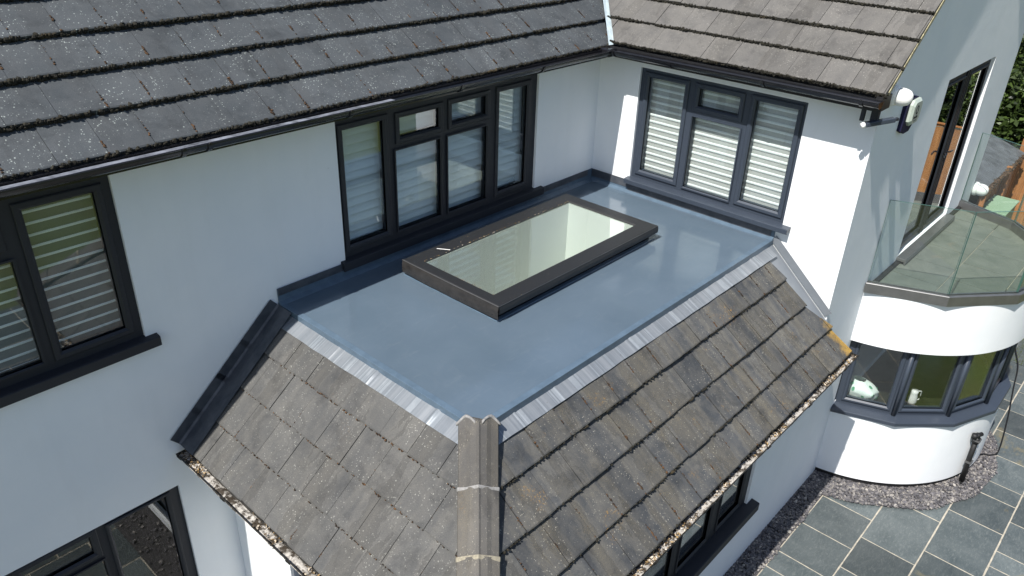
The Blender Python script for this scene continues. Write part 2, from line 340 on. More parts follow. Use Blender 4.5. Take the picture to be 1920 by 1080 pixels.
# ------------------------------------------------------------------ walls
def wall_grid(mb, O, U, N, th, u0, u1, v0, v1, holes, back=True):
    """wall slab in plane O+U*u+Z*v, outward normal N, thickness th, rectangular holes"""
    us = sorted(set([u0, u1]+[h[0] for h in holes]+[h[1] for h in holes])); us = [q for q in us if u0 <= q <= u1]
    vs = sorted(set([v0, v1]+[h[2] for h in holes]+[h[3] for h in holes])); vs = [q for q in vs if v0 <= q <= v1]
    def solid(i, j):
        if i < 0 or j < 0 or i >= len(us)-1 or j >= len(vs)-1: return False
        a, b = (us[i]+us[i+1])/2, (vs[j]+vs[j+1])/2
        return not any(h[0] < a < h[1] and h[2] < b < h[3] for h in holes)
    P = lambda u, v, d: O+U*u+Z*v-N*d
    for i in range(len(us)-1):
        for j in range(len(vs)-1):
            if not solid(i, j): continue
            a, b, c, d = us[i], us[i+1], vs[j], vs[j+1]
            mb.add([P(a, c, 0), P(b, c, 0), P(b, d, 0), P(a, d, 0)], [(0, 1, 2, 3)])
            if back: mb.add([P(a, c, th), P(b, c, th), P(b, d, th), P(a, d, th)], [(3, 2, 1, 0)])
            for (di, dj, p, q) in ((-1, 0, (a, c), (a, d)), (1, 0, (b, d), (b, c)), (0, -1, (b, c), (a, c)), (0, 1, (a, d), (b, d))):
                if not solid(i+di, j+dj):
                    mb.add([P(*p, 0), P(*q, 0), P(*q, th), P(*p, th)], [(0, 1, 2, 3)])
O0 = Vector((0, 0, 0))
mb = MB()
wall_grid(mb, O0, X, -Y, .28, -13, 0, G-.3, 1.9, [(-3.965, -1.155, .17, 1.575), (-8.765, -5.955, .165, 1.575), (-8.77, -5.96, -2.8, -1.41)])
mb.build('main_wall', 'render_white', house)
mb = MB()      # side wall of the wing above the flat roof, window opening; u runs along -y
wall_grid(mb, O0, -Y, -X, .28, 0, -YC, G-.3, 1.9, [(.595, 2.662, .19, 1.568)])
mb.build('wing_side_wall', 'render_white', house)
mb = MB()      # gable wall
wall_grid(mb, Vector((0, YC, 0)), X, -Y, .28, .28, XW, G-.3, 1.9, [(2.235, 4.265, -.70, 1.578), (1.2, 4.9, -2.5, -1.55)])
mb.add([(.28, YC, 1.9), (XW, YC, 1.9), (XW-.1, YC, 2.0), (XW/2, YC, 1.8+.28*KK+XW/2*KK-.05), (.28, YC, 2.1)], [(0, 1, 2, 3, 4)])
mb.box((XW-.28, YC+.28, G-.3), (XW, 8, 1.9)); mb.build('gable_wall', 'render_white', house)
mb = MB()      # extension front wall
wall_grid(mb, Vector((0, YC, 0)), X, -Y, .25, -5.5, -.001, G-.3, -.98, [(-4.4, -1.15, -2.70, -1.25)])
mb.build('extension_front_wall', 'render_white', house)
mb = MB()
wall_grid(mb, Vector((-5.5, 0, 0)), -Y, -X, .25, 0.001, 3.126, G-.3, -.98, [(.95, 2.6, -3.6, -1.25)])
mb.build('extension_side_wall', 'render_white', house)
# inner shell: floors, partitions so the rooms are enclosed
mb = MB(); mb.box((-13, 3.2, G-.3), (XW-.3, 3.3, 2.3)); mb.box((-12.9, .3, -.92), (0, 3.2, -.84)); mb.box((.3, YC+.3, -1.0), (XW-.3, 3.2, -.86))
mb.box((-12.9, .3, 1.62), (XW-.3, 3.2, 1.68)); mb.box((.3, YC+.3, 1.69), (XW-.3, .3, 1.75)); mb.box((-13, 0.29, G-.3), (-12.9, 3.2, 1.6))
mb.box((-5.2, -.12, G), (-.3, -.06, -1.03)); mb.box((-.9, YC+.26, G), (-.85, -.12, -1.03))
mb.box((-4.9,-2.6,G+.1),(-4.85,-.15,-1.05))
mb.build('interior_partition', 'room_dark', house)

# ------------------------------------------------------------------ tiled roofs
def V3(*a): return Vector(a)
def roof(name, O, U, Vv, Nn, courses, phases, cutf, mat, parent, tw=.327, urange=(-14, 14), step=.030, jit=.0022, gap=.0022):
    """courses: v of each nose line plus the top; cutf(poly, course)->clipped polygon(s)"""
    mb = MB(); noses = []; joints = []
    P = lambda u, v, h: O+U*u+Vv*v+Nn*h
    for ci in range(len(courses)-1):
        v0, v1 = courses[ci], courses[ci+1]; ph_ = phases[ci % len(phases)]
        k0 = math.floor((urange[0]-ph_)/tw)-1; k1 = math.ceil((urange[1]-ph_)/tw)+1
        for k in range(k0, k1):
            u0 = ph_+k*tw; u1 = u0+tw
            if u1 < urange[0] or u0 > urange[1]: continue
            u0g, u1g = u0+gap, u1-gap; dv = random.uniform(-.004, .004)
            dh = random.uniform(-jit, jit); tl = random.uniform(-jit, jit)
            ph2 = random.random()*10
            topn = []
            ns = 6
            for q in range(ns+1):
                uu = u0g+(u1g-u0g)*q/ns; wob = (noise.noise(Vector((uu*14, ph2, ci*3.1)))*.0045) if 0 < q < ns else .003
                topn.append((uu, v0+dv+wob))
            poly = topn+[(u1g, v1+.03), (u0g, v1+.03)]
            poly = cutf(poly, ci)
            if not poly or len(poly) < 3: continue
            hh = lambda u, v: -step*min(1, max(0, (v-v0)/(v1-v0)))*.93+dh+tl*(u-u0)/tw*2
            def hb(u, v):
                b = hh(u, v); d = v-(v0+dv)
                return b-.006*max(0, 1-d/.010) if d < .010 else b
            # chamfer: split into nose strip and body
            body = clip(poly, 0, -1, -(v0+dv+.012)); nose = clip(poly, 0, 1, v0+dv+.012)
            n = len(poly); pts = [P(u, v, hb(u, v)) for u, v in poly]; pb = [P(u, v, hh(u, v)-step-.012) for u, v in poly]
            i0 = len(mb.v)
            uvp = [(u, v) for u, v in poly]
            if len(body) >= 3 and len(nose) >= 3:
                cv = v0+dv+.012
                # shared verts so each tile stays one island
                allp = {}; vl = []; uvl = []
                def idx(p):
                    key = (round(p[0], 6), round(p[1], 6))
                    if key not in allp: allp[key] = len(vl); vl.append(P(p[0], p[1], hb(*p))); uvl.append(p)
                    return allp[key]
                f1 = [idx(p) for p in body]; f2 = [idx(p) for p in nose]
                ring = [idx(p) for p in poly]; nb = len(vl); vl += pb; uvl += uvp
                fs = [tuple(f1), tuple(f2)]
                fs += [(ring[i], nb+i, nb+(i+1) % n, ring[(i+1) % n]) for i in range(n)]
                mb.add(vl, fs, uvl)
            else:
                mb.add(pts+pb, [tuple(range(n))]+[(i, n+i, n+(i+1) % n, (i+1) % n) for i in range(n)], uvp+uvp)
            joints.append((ci, u0, v0, v1))
        noses.append((ci, v0))
    o = mb.build(name, mat, parent)
    return o, P, noses, joints
def inside(poly, u, v):
    c = False
    for i in range(len(poly)):
        (x1, y1), (x2, y2) = poly[i], poly[i-1]
        if (y1 > v) != (y2 > v) and u < (x2-x1)*(v-y1)/(y2-y1)+x1: c = not c
    return c
def moss_edges(parent, P, lines, region, dens, r, name='moss', mat='moss', step=.03, off=0.0):
    mb = MB()
    for v0, ua, ub in lines:
        n = int((ub-ua)*dens)
        for i in range(n):
            u = random.uniform(ua, ub); 
            if not inside(region, u, v0+.02): continue
            k = noise.noise(Vector((u*2.5, v0*5, 3)))*.5+.5
            if random.random() > .35+k: continue
            rr = r*random.uniform(.5, 1.25)*(0.6+.7*k)
            c = P(u, v0+random.uniform(-.010, .002)+off, -random.uniform(.004, step)); mb.blob(c, rr, (1, 1, 1), .35)
    return mb.build(name, mat, parent, stuff=True)
def joint_debris(parent, P, joints, region, prob, r, name='joint_moss', mat='joint_moss', urange=(-9, 9)):
    mb = MB()
    for ci, u0, v0, v1 in joints:
        if not (urange[0] < u0 < urange[1]): continue
        if random.random() > prob: continue
        a = random.uniform(0, .5); b = a+random.uniform(.15, .55)
        for q in range(random.randint(10, 26)):
            s = random.uniform(a, min(b, 1)) if random.random() < .8 else random.random(); v = v0+(v1-v0)*s*.9
            if not inside(region, u0, v): continue
            mb.blob(P(u0+random.gauss(0, .0035), v, -.03*s*.9+.0), r*random.uniform(.35, 1.1)*(1.2-s), (1, 1, .8), .35)
    return mb.build(name, mat, parent, stuff=True)

c38, s38 = math.cos(math.radians(38)), math.sin(math.radians(38))
zA = 1.8
# --- main slope
OA = V3(0, -.27, zA+.01*KK); VA = V3(0, c38, s38); NA = V3(0, -s38, c38)
crsA = [0]+[(.018+.27+.283*i)/c38 for i in range(0, 17)]
regA = [(-13, -.1), (-.27+.052, -.1), (-.27+.052+6*c38, 6), (-13, 6)]
def cutA(p, ci): return clip(p, 1, -c38, -.27+.052)
main_roof, PA, nA, jA = roof('tiled_roof', OA, X, VA, NA, crsA, [.196-.327/2, .032][::1] if False else [.196, .032], cutA, 'tile_main', house, urange=(-13, 5), step=.052, gap=.0012)
moss_edges(main_roof, PA, [(v, -7.2, -.1) for v in crsA[:6]], regA, 230, .015, step=.052)
joint_debris(main_roof, PA, jA[:], regA, .78, .0095, urange=(-7.2, .6))
# --- wing slope (faces left)
OB = V3(-.215, 0, zA+(.28-.215)*KK); VB = V3(c38, 0, s38); NB = V3(-s38, 0, c38)
crsB = [.28*i/c38 for i in range(0, 11)]+[(XW/2+.215)/c38]
regB = [(.215+.14, -.1), (3.46, -.1), (3.46, 6), (.215+.14-6*c38, 6)]
def cutB(p, ci): return clip(clip(p, 1, 0, 3.445), -1, -c38, -(.215+.10))
wing_roof, PB, nB, jB = roof('tiled_roof', OB, -Y, VB, NB, crsB, [.157, .021], cutB, 'tile_wing', house, urange=(-4, 3.6), step=.040)
moss_edges(wing_roof, PB, [(v, .0, 3.46) for v in crsB[:6]], regB, 260, .0135, step=.040)
# --- wing far slope, simple continuation
OD = V3(XW+.215, 0, zA+(.28-.215)*KK); 
roof('tiled_roof', OD, Y, V3(-c38, 0, s38), V3(s38, 0, c38), crsB, [.1, .26], lambda p, ci: clip(p, -1, 0, 3.445), 'tile_wing', house, urange=(-3.5, 6))
# valley lining between the slopes
mb = MB()
zv = lambda x, y: zA+.28*KK+KK*min(x, y)
for i in range(14):
    pass
def valpt(tt, off):
    x = -.285+tt; a = Vector((x+off, x-.075+0*off, 0)); return a
n = 24; prof = []
for i in range(n+1):
    tt = 5.2*i/n
    row = []
    for off, lift in ((-.045, .008), (.0, .002), (.045, .002), (.10, .012)):
        x = -.245+tt+off; y = -.315+tt-off*.2; z = zA+.28*KK+KK*(-.27+tt)+lift+.006*math.sin(i*2.1+off*30)
        row.append(Vector((x, y, z)))
    prof.append(row)
mb.sweep(lambda i: prof[i], n+1)
mb.build('valley_lining', 'valley_paint', wing_roof)
# ragged mortar beside the valley
mb = MB()
for i in range(500):
    tt = random.uniform(0, 1.0); mb.blob((-.245+tt+.108, -.335+tt+random.uniform(-.006, .006), zA+.28*KK+KK*(-.27+tt)+.02+random.uniform(-.01, .008)), random.uniform(.004, .011), rnd=.4)
mb.build('valley_mortar', 'verge_mortar', wing_roof, stuff=True)
# verge: mortar strip under the tiles along the gable
mb = MB(); 
for i in range(1): mb.obox(OB, VB, Y, NB, (0.06, 3.6), (-3.452, -3.36), (-.085, -.044))
mb.build('verge_mortar', 'verge_mortar', wing_roof)
# --- lower lean-to slopes round the flat roof
hyp = math.hypot(E_, H_); cl, slp = E_/hyp, H_/hyp
crs = [0, .342, .702, 1.061, hyp-.01]
O1 = V3(-L-E_, 0, -H_); V1 = V3(cl, 0, slp); N1 = V3(-slp, 0, cl)
hipcut = .055
reg1 = [(.185, 0), (W+E_, 0), (W, hyp), (.185, hyp)]
def cut1(p, ci): 
    p = clip(p, -1, 0, -.185)
    p = clip(p, 0, 1, hyp-.145) if p else p
    return clip(p, 1, cl, W+E_-hipcut) if p else p
side_roof, P1_, n1_, j1_ = roof('tiled_roof', O1, -Y, V1, N1, crs, [.04, .21], cut1, 'tile_side', house, urange=(0, 3.8), step=.026)
moss_edges(side_roof, P1_, [(v, .185, 3.7) for v in crs[1:4]], reg1, 55, .0065, step=.02, mat='joint_moss')
joint_debris(side_roof, P1_, j1_, reg1, .3, .007, urange=(0, 4))
O2 = V3(0, -W-E_, -H_); V2 = V3(0, cl, slp); N2 = V3(0, -slp, cl)
rights = [(.010, -.035), (-.038, -.20), (-.222, -.224), (-.235, -.31)]
def cut2(p, ci):
    a, b = rights[ci]; v0, v1 = crs[ci], crs[ci+1]; s = (b-a)/(v1-v0)
    p = clip(p, 1, -s, a-s*v0)
    p = clip(p, 0, 1, hyp-.145) if p else p
    return clip(p, -1, cl, L+E_-hipcut) if p else p
reg2 = [(-L-E_, 0), (0.01, 0), (-.2, crs[2]), (-.31, hyp), (-L, hyp)]
front_roof, P2_, n2_, j2_ = roof('tiled_roof', O2, X, V2, N2, crs, [.055, .215], cut2, 'tile_front', house, urange=(-6.2, .3), step=.050, jit=.005, gap=.0035)
moss_edges(front_roof, P2_, [(v, -5.8, .0) for v in crs[0:4]], reg2, 75, .011, step=.036)
joint_debris(front_roof, P2_, j2_, reg2, .7, .0095, urange=(-6, 0))

# --- hip tiles
P2c = V3(-L, -W, 0); Hb = V3(-L-E_, -W-E_, -H_); D = (Hb-P2c).normalized(); hl = (Hb-P2c).length
S1 = (N1.cross(D)); S1 = S1 if S1.dot(V3(0, 1, 0)) > 0 else -S1; S1.normalize()
S2 = (N2.cross(D)); S2 = S2 if S2.dot(V3(1, 0, 0)) > 0 else -S2; S2.normalize()
Nm = (N1+N2).normalized()
ridge_n = 4
for q in range(ridge_n):
    mb = MB(); a = -.035+q*.47; b = min(a+.475, hl+.02)
    def ring(i, a=a, b=b, q=q):
        s = [a, a, (a+b)/2, b, b][i]; lift = .045+.012*(1-(s-a)/(b-a) if True else 0); hw = .148
        c = P2c+D*s; out = []
        prof_ = [(-1, hw, 0, 0), (-1, hw*.98, .0, .03)]
        L1 = []
        for side, S, Nq in ((0, S1, N1), (1, S2, N2)):
            pts = []
            for d_, h_ in ((hw, -.03), (hw, lift-.018), (hw-.012, lift-.002), (.075, lift), (.035, lift+.008)):
                pts.append(c+S*d_+Nq*h_)
            L1.append(pts)
        top = [c+S1*.018+Nm*(lift+.008+.004), c+Nm*(lift+.018), c+S2*.018+Nm*(lift+.008+.004)]
        rg = L1[0]+top+L1[1][::-1]
        if i == 0 and q == 0:
            ds = [-.030, -.035, -.045, -.062, -.030, -.012]; full = ds[:5]+[ds[5], .0, ds[5]]+ds[:5][::-1]
            rg = [p+D*k_ for p, k_ in zip(rg, full)]
        return rg
    mb.sweep(ring, 5, True)
    for i_ in range(len(mb.v)):
        v_ = Vector(mb.v[i_]); s_ = (v_-P2c).dot(D); w_ = (v_-P2c).dot(S2-S1); mb.uv[i_] = (w_+3.7*q, s_)
    mb.build('hip_tile', 'tile_hip', front_roof, bevel=.004)
def mortar_band(s0, s1, hw, lift, mat, name):
    mb = MB()
    def ring(i):
        s = [s0, (s0+s1)/2, s1][i]; c = P2c+D*s+D*0; l = lift-.004*(i != 1); wob = lambda k: .006*noise.noise(Vector((s*20, k, 1)))
        pts = []
        for S, Nq, rev in ((S1, N1, 0), (S2, N2, 1)):
            pp = [c+S*d_+Nq*(h_+wob(d_*30))+D*wob(d_*70+5)*2 for d_, h_ in ((hw, -.02), (hw, l-.016), (hw-.015, l), (.07, l+.002))]
            pts.append(pp)
        return pts[0]+[c+Nm*(l+.018)]+pts[1][::-1]
    mb.sweep(ring, 3, True); mb.build(name, mat, front_roof)
mortar_band(.425, .450, .151, .0585, 'mortar', 'mortar_joint'); mortar_band(.895, .925, .151, .0585, 'mortar_yellow', 'mortar_joint')
# head of hip: mortar lip with a dip in the middle
mb = MB()
for S, Nq in ((S1, N1), (S2, N2)):
    rings = []
    for i in range(9):
        f = i/8; d_ = .155*(f); base = P2c+S*d_+Nq*(.050)+D*(-.035-.065*math.sin(min(1, f*1.7)*math.pi/2)+.05*max(0, f-.55)/.45)+Nm*.012*(1-f)
        rr = .016*(1-.2*f); rings.append([base+(D*math.cos(a_)+Nq*math.sin(a_))*rr for a_ in [k*math.pi/4 for k in range(8)]])
    mb.sweep(lambda i: rings[i], 9, True)
mb.build('mortar_cap', 'mortar', front_roof, smooth=True)
# small lichen tufts on the hip, mortar smear either side
mb = MB()
for i in range(420):
    s = random.uniform(0, 1.5); sd = random.choice((0, 1)); S, Nq = ((S1, N1), (S2, N2))[sd]
    mb.blob(P2c+D*s+S*(.152+random.uniform(0, .016))+Nq*random.uniform(-.03, -.005), random.uniform(.005, .012), rnd=.4)
mb.build('hip_bedding', 'mortar', front_roof, stuff=True)

# --- underside decking of the slopes so nothing shows between tiles
mb = MB()
def slab(pts, d=.03): mb.prism(pts, (0, 0, -d))
slab([P1_(.0, -.0, -.05), P1_(W+E_, 0, -.05), P1_(W, hyp, -.05), P1_(0, hyp, -.05)])
slab([P2_(-L-E_, .0, -.062), P2_(.0, 0, -.062), P2_(.0, hyp, -.062), P2_(-L, hyp, -.062)])
slab([PA(-13, .03, -.07), PA(-.27+.05, .03, -.07), PA(-.27+.05+5.9*c38, 5.9, -.07), PA(-13, 5.9, -.07)])
slab([PB(.215+.14, .03, -.07), PB(3.36, .03, -.07), PB(3.36, 3.78, -.07), PB(.215+.1-3.7*c38, 3.78, -.07)])
mb.build('roof_underlay', 'black_matt', house)

# ------------------------------------------------------------------ flat roof
mb = MB()
mb.box((-L, -W, -.045), (-.0, 0, 0))
flat = mb.build('flat_roof', 'flat_roof_resin', house)
mb = MB(); mb.box((-L-.004, -W-.004, -.075), (-L+.055, -.02, .005)); mb.box((-L+.055, -W-.004, -.075), (-.004, -W+.055, .005)); 
mb.build('edge_trim', 'resin_trim', flat, bevel=.003)
mb = MB()     # upstands against both walls, with a sloped fillet
def upst(ax, a, b, h):
    pr = [(0, h), (.016, h), (.018, .03), (.06, .004), (.06, -.01), (0, -.01)]
    if ax == 'x': mb.prism([(a, -d, z) for d, z in pr][::-1], (b-a, 0, 0))
    else: mb.prism([(-d, a, z) for d, z in pr], (0, b-a, 0))
upst('x', -L, -.0, .152); upst('y', -2.6, -.018, .10); mb.build('upstand', 'resin_trim', flat, bevel=.002)
mb = MB()   # lead cover flashings on the upstands
x0 = -L
for i in range(4):
    x1 = x0+1.18; mb.box((x0, -.022-.001*(i % 2), .085), (min(x1, -.02), -.0165, .158)); x0 = x1-.03
mb.box((-.0225, -.60, .06), (-.0165, -.022, .158))
mb.box((-.0225, -2.56, .02), (-.0165, -1.6, .115)); mb.box((-.0235, -1.63, .02), (-.0165, -.60, .115))
mb.build('cover_flashing', 'lead_shaded', flat)
# dusty bits along the lead
# --- lead aprons at the top of the slopes (crinkled strips)
def apron(P, ua, ub, vtop, n, seed, parent, lift=.0):
    mb = MB(); rows = []
    for i in range(n+1):
        u = ua+(ub-ua)*i/n
        wv = .004*noise.noise(Vector((u*7, seed, 0)))+.022*max(0, noise.noise(Vector((u*8, seed, 9)))-.12)*max(0, noise.noise(Vector((u*26, seed, 4))))*3
        ed = .004*noise.noise(Vector((u*5, seed, 2)))
        rows.append([P(u, vtop, lift-.026), P(u, vtop-.03, lift-.012+wv), P(u, vtop-.10, lift+.006+wv), P(u, vtop-.168+ed, lift+.023+wv*.6)])
    mb.sweep(lambda i: rows[i], n+1); mb.uv = [(ua+(ub-ua)*(k//4)/n, seed) for k in range(len(mb.v))]; return mb.build('lead_apron', 'lead', parent, smooth=True)
apron(P1_, .10, W+.02, hyp-.004, 420, 1.3, side_roof, -.026)
apron(P2_, -L-.02, -.12, hyp-.004, 760, 5.7, front_roof, -.033)
# --- lead where the slopes meet the walls
mb = MB()
for k in range(4):       # overlapping stepped pieces against the long wall
    va, vb = crs[k]-(.0 if k == 0 else .05), crs[k+1]+.0
    rows = [[P1_(.235-.0*k, v, .006-.018*0+.0015*k), P1_(.13, v, .008+.0015*k), P1_(.035, v, .006), P1_(.014, v, .018), P1_(.013, v, .115)] for v in (va, (va+vb)/2, vb)]
    mb.sweep(lambda i: rows[i], 3)
mb.build('lead_soaker', 'lead_shaded', side_roof)
mb = MB()
xs = [(-.36, crs[4]+.0), (-.28, crs[3]), (-.26, crs[2]+.1), (-.25, crs[2]), (-.22, crs[1]+.06), (-.09, crs[1]-.03)]
rows = [[P2_(x_, v_, -.054), P2_(min(x_+.10, -.02), v_, -.050), P2_(-.012, v_, -.044)] for x_, v_ in xs]
mb.sweep(lambda i: rows[i], len(rows))
rows = [[P2_(-.016, v_, -.028), P2_(-.014, v_, .065)] for v_ in (hyp+.02, 1.1, .8, .474)]
mb.sweep(lambda i: rows[i], 4)
mb.build('lead_flashing', 'lead', front_roof)

# ------------------------------------------------------------------ gutters
def gutter(name, A, B, out, r, ztop_, mat, parent, brackets=(), ends=(True, True), bed=None):
    """half round gutter from A to B (centre line at lip height)"""
    A, B = Vector(A), Vector(B); d = (B-A).normalized(); n = 12
    mb = MB()
    def sec(p, rr): return [p+out*(math.cos(a)*rr)+Z*(-math.sin(a)*rr) for a in [math.pi*k/n for k in range(n+1)]]
    ro, ri = sec(A, r), sec(A, r-.004); 
    ring = ro+ri[::-1]; mb.prism(ring[::-1], B-A)
    lip = A+out*r; mb.tube([lip, lip+(B-A)], .005, 6)
    for e, pt in ((ends[0], A), (ends[1], B)):
        if e: mb.prism(sec(pt, r+.003), d*(.006 if pt is B else -.006))
    g = mb.build(name, mat, parent, smooth=False)
    for s in brackets:
        m2 = MB(); p = A+d*s; m2.prism((sec(p, r+.010)+sec(p, r+.0008)[::-1])[::-1], d*.035); m2.box(*(lambda q: (q-Vector((.008, .008, .010)), q+Vector((.008, .008, .006))))(p+out*(r+.004)+d*.017))
        m2.build('gutter_bracket', mat, g)
    if bed:
        m3 = MB(); n2 = int((B-A).length*40)
        rows = [[A+(B-A)*(i/n2)+out*q*r*.86+Z*(-r*.5+.012*noise.noise((A+(B-A)*(i/n2))*9+out*q*4)-.01*q*q) for q in (-1, -.5, 0, .5, 1)] for i in range(n2+1)]
        m3.sweep(lambda i: rows[i], n2+1); m3.build('gutter_silt_or_glint', 'gutter_bed', g)
        m4 = MB()
        for i in range(int((B-A).length*bed)):
            s = random.random(); k = noise.noise((A+(B-A)*s)*2.4)
            if random.random() > .30+k*1.3: continue
            c = A+(B-A)*s+out*random.uniform(-.8, .9)*r+Z*(-r*.38+random.uniform(-.01, .022)); a = random.uniform(0, 6.28); le = random.uniform(.003, .010)
            v1_ = Vector((math.cos(a), math.sin(a), random.uniform(-.5, .5)))*le; v2_ = v1_.cross(Vector((random.uniform(-1, 1), random.uniform(-1, 1), 1))).normalized()*le*random.uniform(.3, .7)
            m4.prism([c-v1_-v2_, c+v1_-v2_, c+v1_+v2_, c-v1_+v2_], Vector((0, 0, .004)))
        m4.build('leaf_litter', 'debris', g, stuff=True)
    return g
gutter('gutter', (-13, -.362, 1.775), (-.335, -.362, 1.775), -Y, .066, 0, 'gutter_black', house, brackets=[4.6, 6.2, 7.42, 7.62, 8.9, 10.2, 11.4], ends=(False, False))
mb = MB(); rw = [[Vector((x_, -.362-q*.057, 1.779-.004*(1-q)+.001*math.sin(x_*9))) for q in (-.2, .4, 1)] for x_ in [-13+.2*k for k in range(48)]]
mb.sweep(lambda i: rw[i], 48); mb.build('gutter_silt_or_glint', 'gutter_lip_glint', house)  # strip coloured as sunlight on the inside of the lip
gutter('gutter', (-.335, -.335, 1.782), (-.335, -3.46, 1.800), -X, .066, 0, 'gutter_black', house, brackets=[.09, .85, 1.95, 2.95], ends=(False, True))
mb = MB(); mb.box((-.412, -.412, 1.70), (-.262, -.262, 1.79)); mb.build('gutter_angle', 'gutter_black', house, bevel=.012)
mb = MB(); mb.box((-13, -.262, 1.655), (0, -.24, 1.78)); mb.box((-13, -.24, 1.655), (0, 0, 1.68)); mb.box((-13, -.305, 1.752), (-.262, -.2625, 1.768)); mb.build('fascia_board', 'gutter_black', house)  # last strip added to stop sun slipping between fascia and gutter
mb = MB(); mb.box((-.262, -3.44, 1.685), (-.24, -.262, 1.80)); mb.box((-.24, -3.44, 1.685), (0, -.262, 1.70)); mb.box((-.24, -3.445, 1.685), (-.001, -3.38, 1.82)); mb.build('fascia_board', 'black_matt', house)
gutter('gutter', (-L-E_-.012, -.06, -H_-.045), (-L-E_-.012, -W-E_-.02, -H_-.045), -X, .055, 0, 'gutter_old', house, brackets=[.02, .75, 1.7, 2.6], bed=420)
gutter('gutter', (-L-E_-.02, -W-E_-.004, -H_-.062), (.065, -W-E_-.004, -H_-.062), -Y, .050, 0, 'gutter_old', house, brackets=[1, 1.9, 2.85, 3.8, 4.7, 5.6], bed=420)
mb = MB(); mb.box((-L-E_+.045, -W-E_+.052, -H_-.17), (-L-E_+.06, 0, -H_-.03)); mb.box((-L-E_+.06, -W-E_+.052, -H_-.17), (.0, -W-E_+.067, -H_-.03))
mb.box((-L-E_+.06, -W-E_+.067, -H_-.17), (-5.5, -.001, -H_-.15)); mb.box((-5.5, -W-E_+.067, -H_-.17), (0, YC-.001, -H_-.15)); mb.build('fascia_board', 'frame_dark', house)

# ------------------------------------------------------------------ windows
def window(O, U, N, u0, u1, v0, v1, cells, sill=None, mat='frame_dark', blind=None, rec=.03, glass='glass_window', depth=.07, name='window', sillmat=None, back=None):
    """frame with glazed cells (a,b,c,d,opening) in plane O+U*u+Z*v; N outward"""
    mb = MB(); Of = O-N*rec
    wall_grid(mb, Of, U, N, depth, u0+.001, u1-.001, v0+.001, v1-.001, [c[:4] for c in cells])
    fr = mb.build(name, mat, house, bevel=.0)
    for c in cells:
        a, b, cc, d = c[:4]; w_ = c[4] if len(c) > 4 else .05
        mb = MB(); P = lambda u, v, h: Of+U*u+Z*v+N*h
        # sash: chamfered ring proud of the frame
        sec = [(w_, .0), (w_, .014), (w_-.008, .020), (.020, .020), (.0, .002), (.0, -.02)]
        cor = [(a, cc, -1, -1), (b, cc, 1, -1), (b, d, 1, 1), (a, d, -1, 1)]
        rg = [[P(x_+sx*o_, y_+sy*o_, h_) for o_, h_ in sec] for x_, y_, sx, sy in cor]
        k = len(sec); vs = [p for r_ in rg for p in r_]; fs = []
        for i in range(4):
            for j in range(k-1): fs.append((i*k+j, ((i+1) % 4)*k+j, ((i+1) % 4)*k+j+1, i*k+j+1))
        mb.add(vs, fs); mb.build('sash', mat, fr)
        mb = MB(); q = [P(a-.004, cc-.004, -.018), P(b+.004, cc-.004, -.018), P(b+.004, d+.004, -.018), P(a-.004, d+.004, -.018)]
        mb.prism(q, -N*.005); mb.build('pane', glass, fr)
    if sill:
        s0, s1, z0, z1, pr = sill; mb = MB()
        prf = [(-rec-.02, z1+.012), (pr-.01, z1), (pr, z1-.006), (pr, z0), (pr-.014, z0), (pr-.014, z0+.02), (-rec-.02, z0+.02)]
        mb.prism([O+U*s0+N*d_+Z*z_ for d_, z_ in prf], U*(s1-s0)); mb.build('sill', sillmat or mat, fr)
    if blind:
        pitch, wdt, tilt, bm, dist = blind; mb = MB(); z = v0+.07
        while z < v1-.05:
            jt = random.uniform(-.02, .02); base = Of-N*(dist+random.uniform(-.002, .002)); sg = random.uniform(-.002, .002)
            if back:      # opaque bands hanging in front of a sheer sheet
                pts = [(.004, 0), (.0, .25), (.0, .8), (.006, 1.0)]; row0 = [base+U*(u0+.06)+Z*(z+wdt*h)-N*s_ for s_, h in pts]
            else:         # slightly bowed slat: outer edge low, inner edge high
                ca, sa = math.cos(tilt+jt), math.sin(tilt+jt); pts = [(-.5, 0), (-.25, .0022), (0, .003), (.25, .0022), (.5, 0)]
                row0 = [base+U*(u0+.06)+Z*(z+wdt*s_*sa+h*ca)-N*(wdt*s_*ca-h*sa) for s_, h in pts]
            row1 = [p+U*(u1-u0-.12)+Z*sg for p in row0]; mb.sweep(lambda i: (row0, row1)[i], 2); z += pitch
        mb.build('blind', bm, fr, smooth=True)
        if back:
            mb = MB(); q = [Of+U*(u0+.06)+Z*(v0+.04)-N*(dist+.012), Of+U*(u1-.06)+Z*(v0+.04)-N*(dist+.012), Of+U*(u1-.06)+Z*(v1-.04)-N*(dist+.012), Of+U*(u0+.06)+Z*(v1-.04)-N*(dist+.012)]
            mb.prism(q, -N*.002); mb.build('blind_voile', back, fr)
    return fr
wcells = [(-3.873, -3.407, .305, 1.455, .06), (-3.195, -2.682, 1.251, 1.440, .06), (-2.494, -1.995, 1.253, 1.446, .06), (-3.265, -2.666, .268, 1.122, .012), (-2.562, -1.977, .268, 1.117, .012), (-1.777, -1.325, .298, 1.450, .06)]
window(O0, X, -Y, -3.965, -1.155, .17, 1.575, wcells, (-4.02, -1.03, .085, .174, .055), blind=(.088, .086, math.radians(56), 'blind_grey', .13))
sh = -4.80+.01
w0c = [(-6.56, -6.08, .300, 1.452, .06), (-7.29, -6.775, 1.251, 1.440, .06), (-7.99, -7.49, 1.253, 1.446, .06), (-7.36, -6.705, .268, 1.110, .012), (-8.0, -7.46, .268, 1.117, .012), (-8.67, -8.2, .298, 1.45, .06)]
window(O0, X, -Y, -8.765, -5.955, .165, 1.575, w0c, (-8.85, -5.865, .085, .169, .065), blind=(.088, .020, 0, 'blind_white', .10), back='voile_shaded')
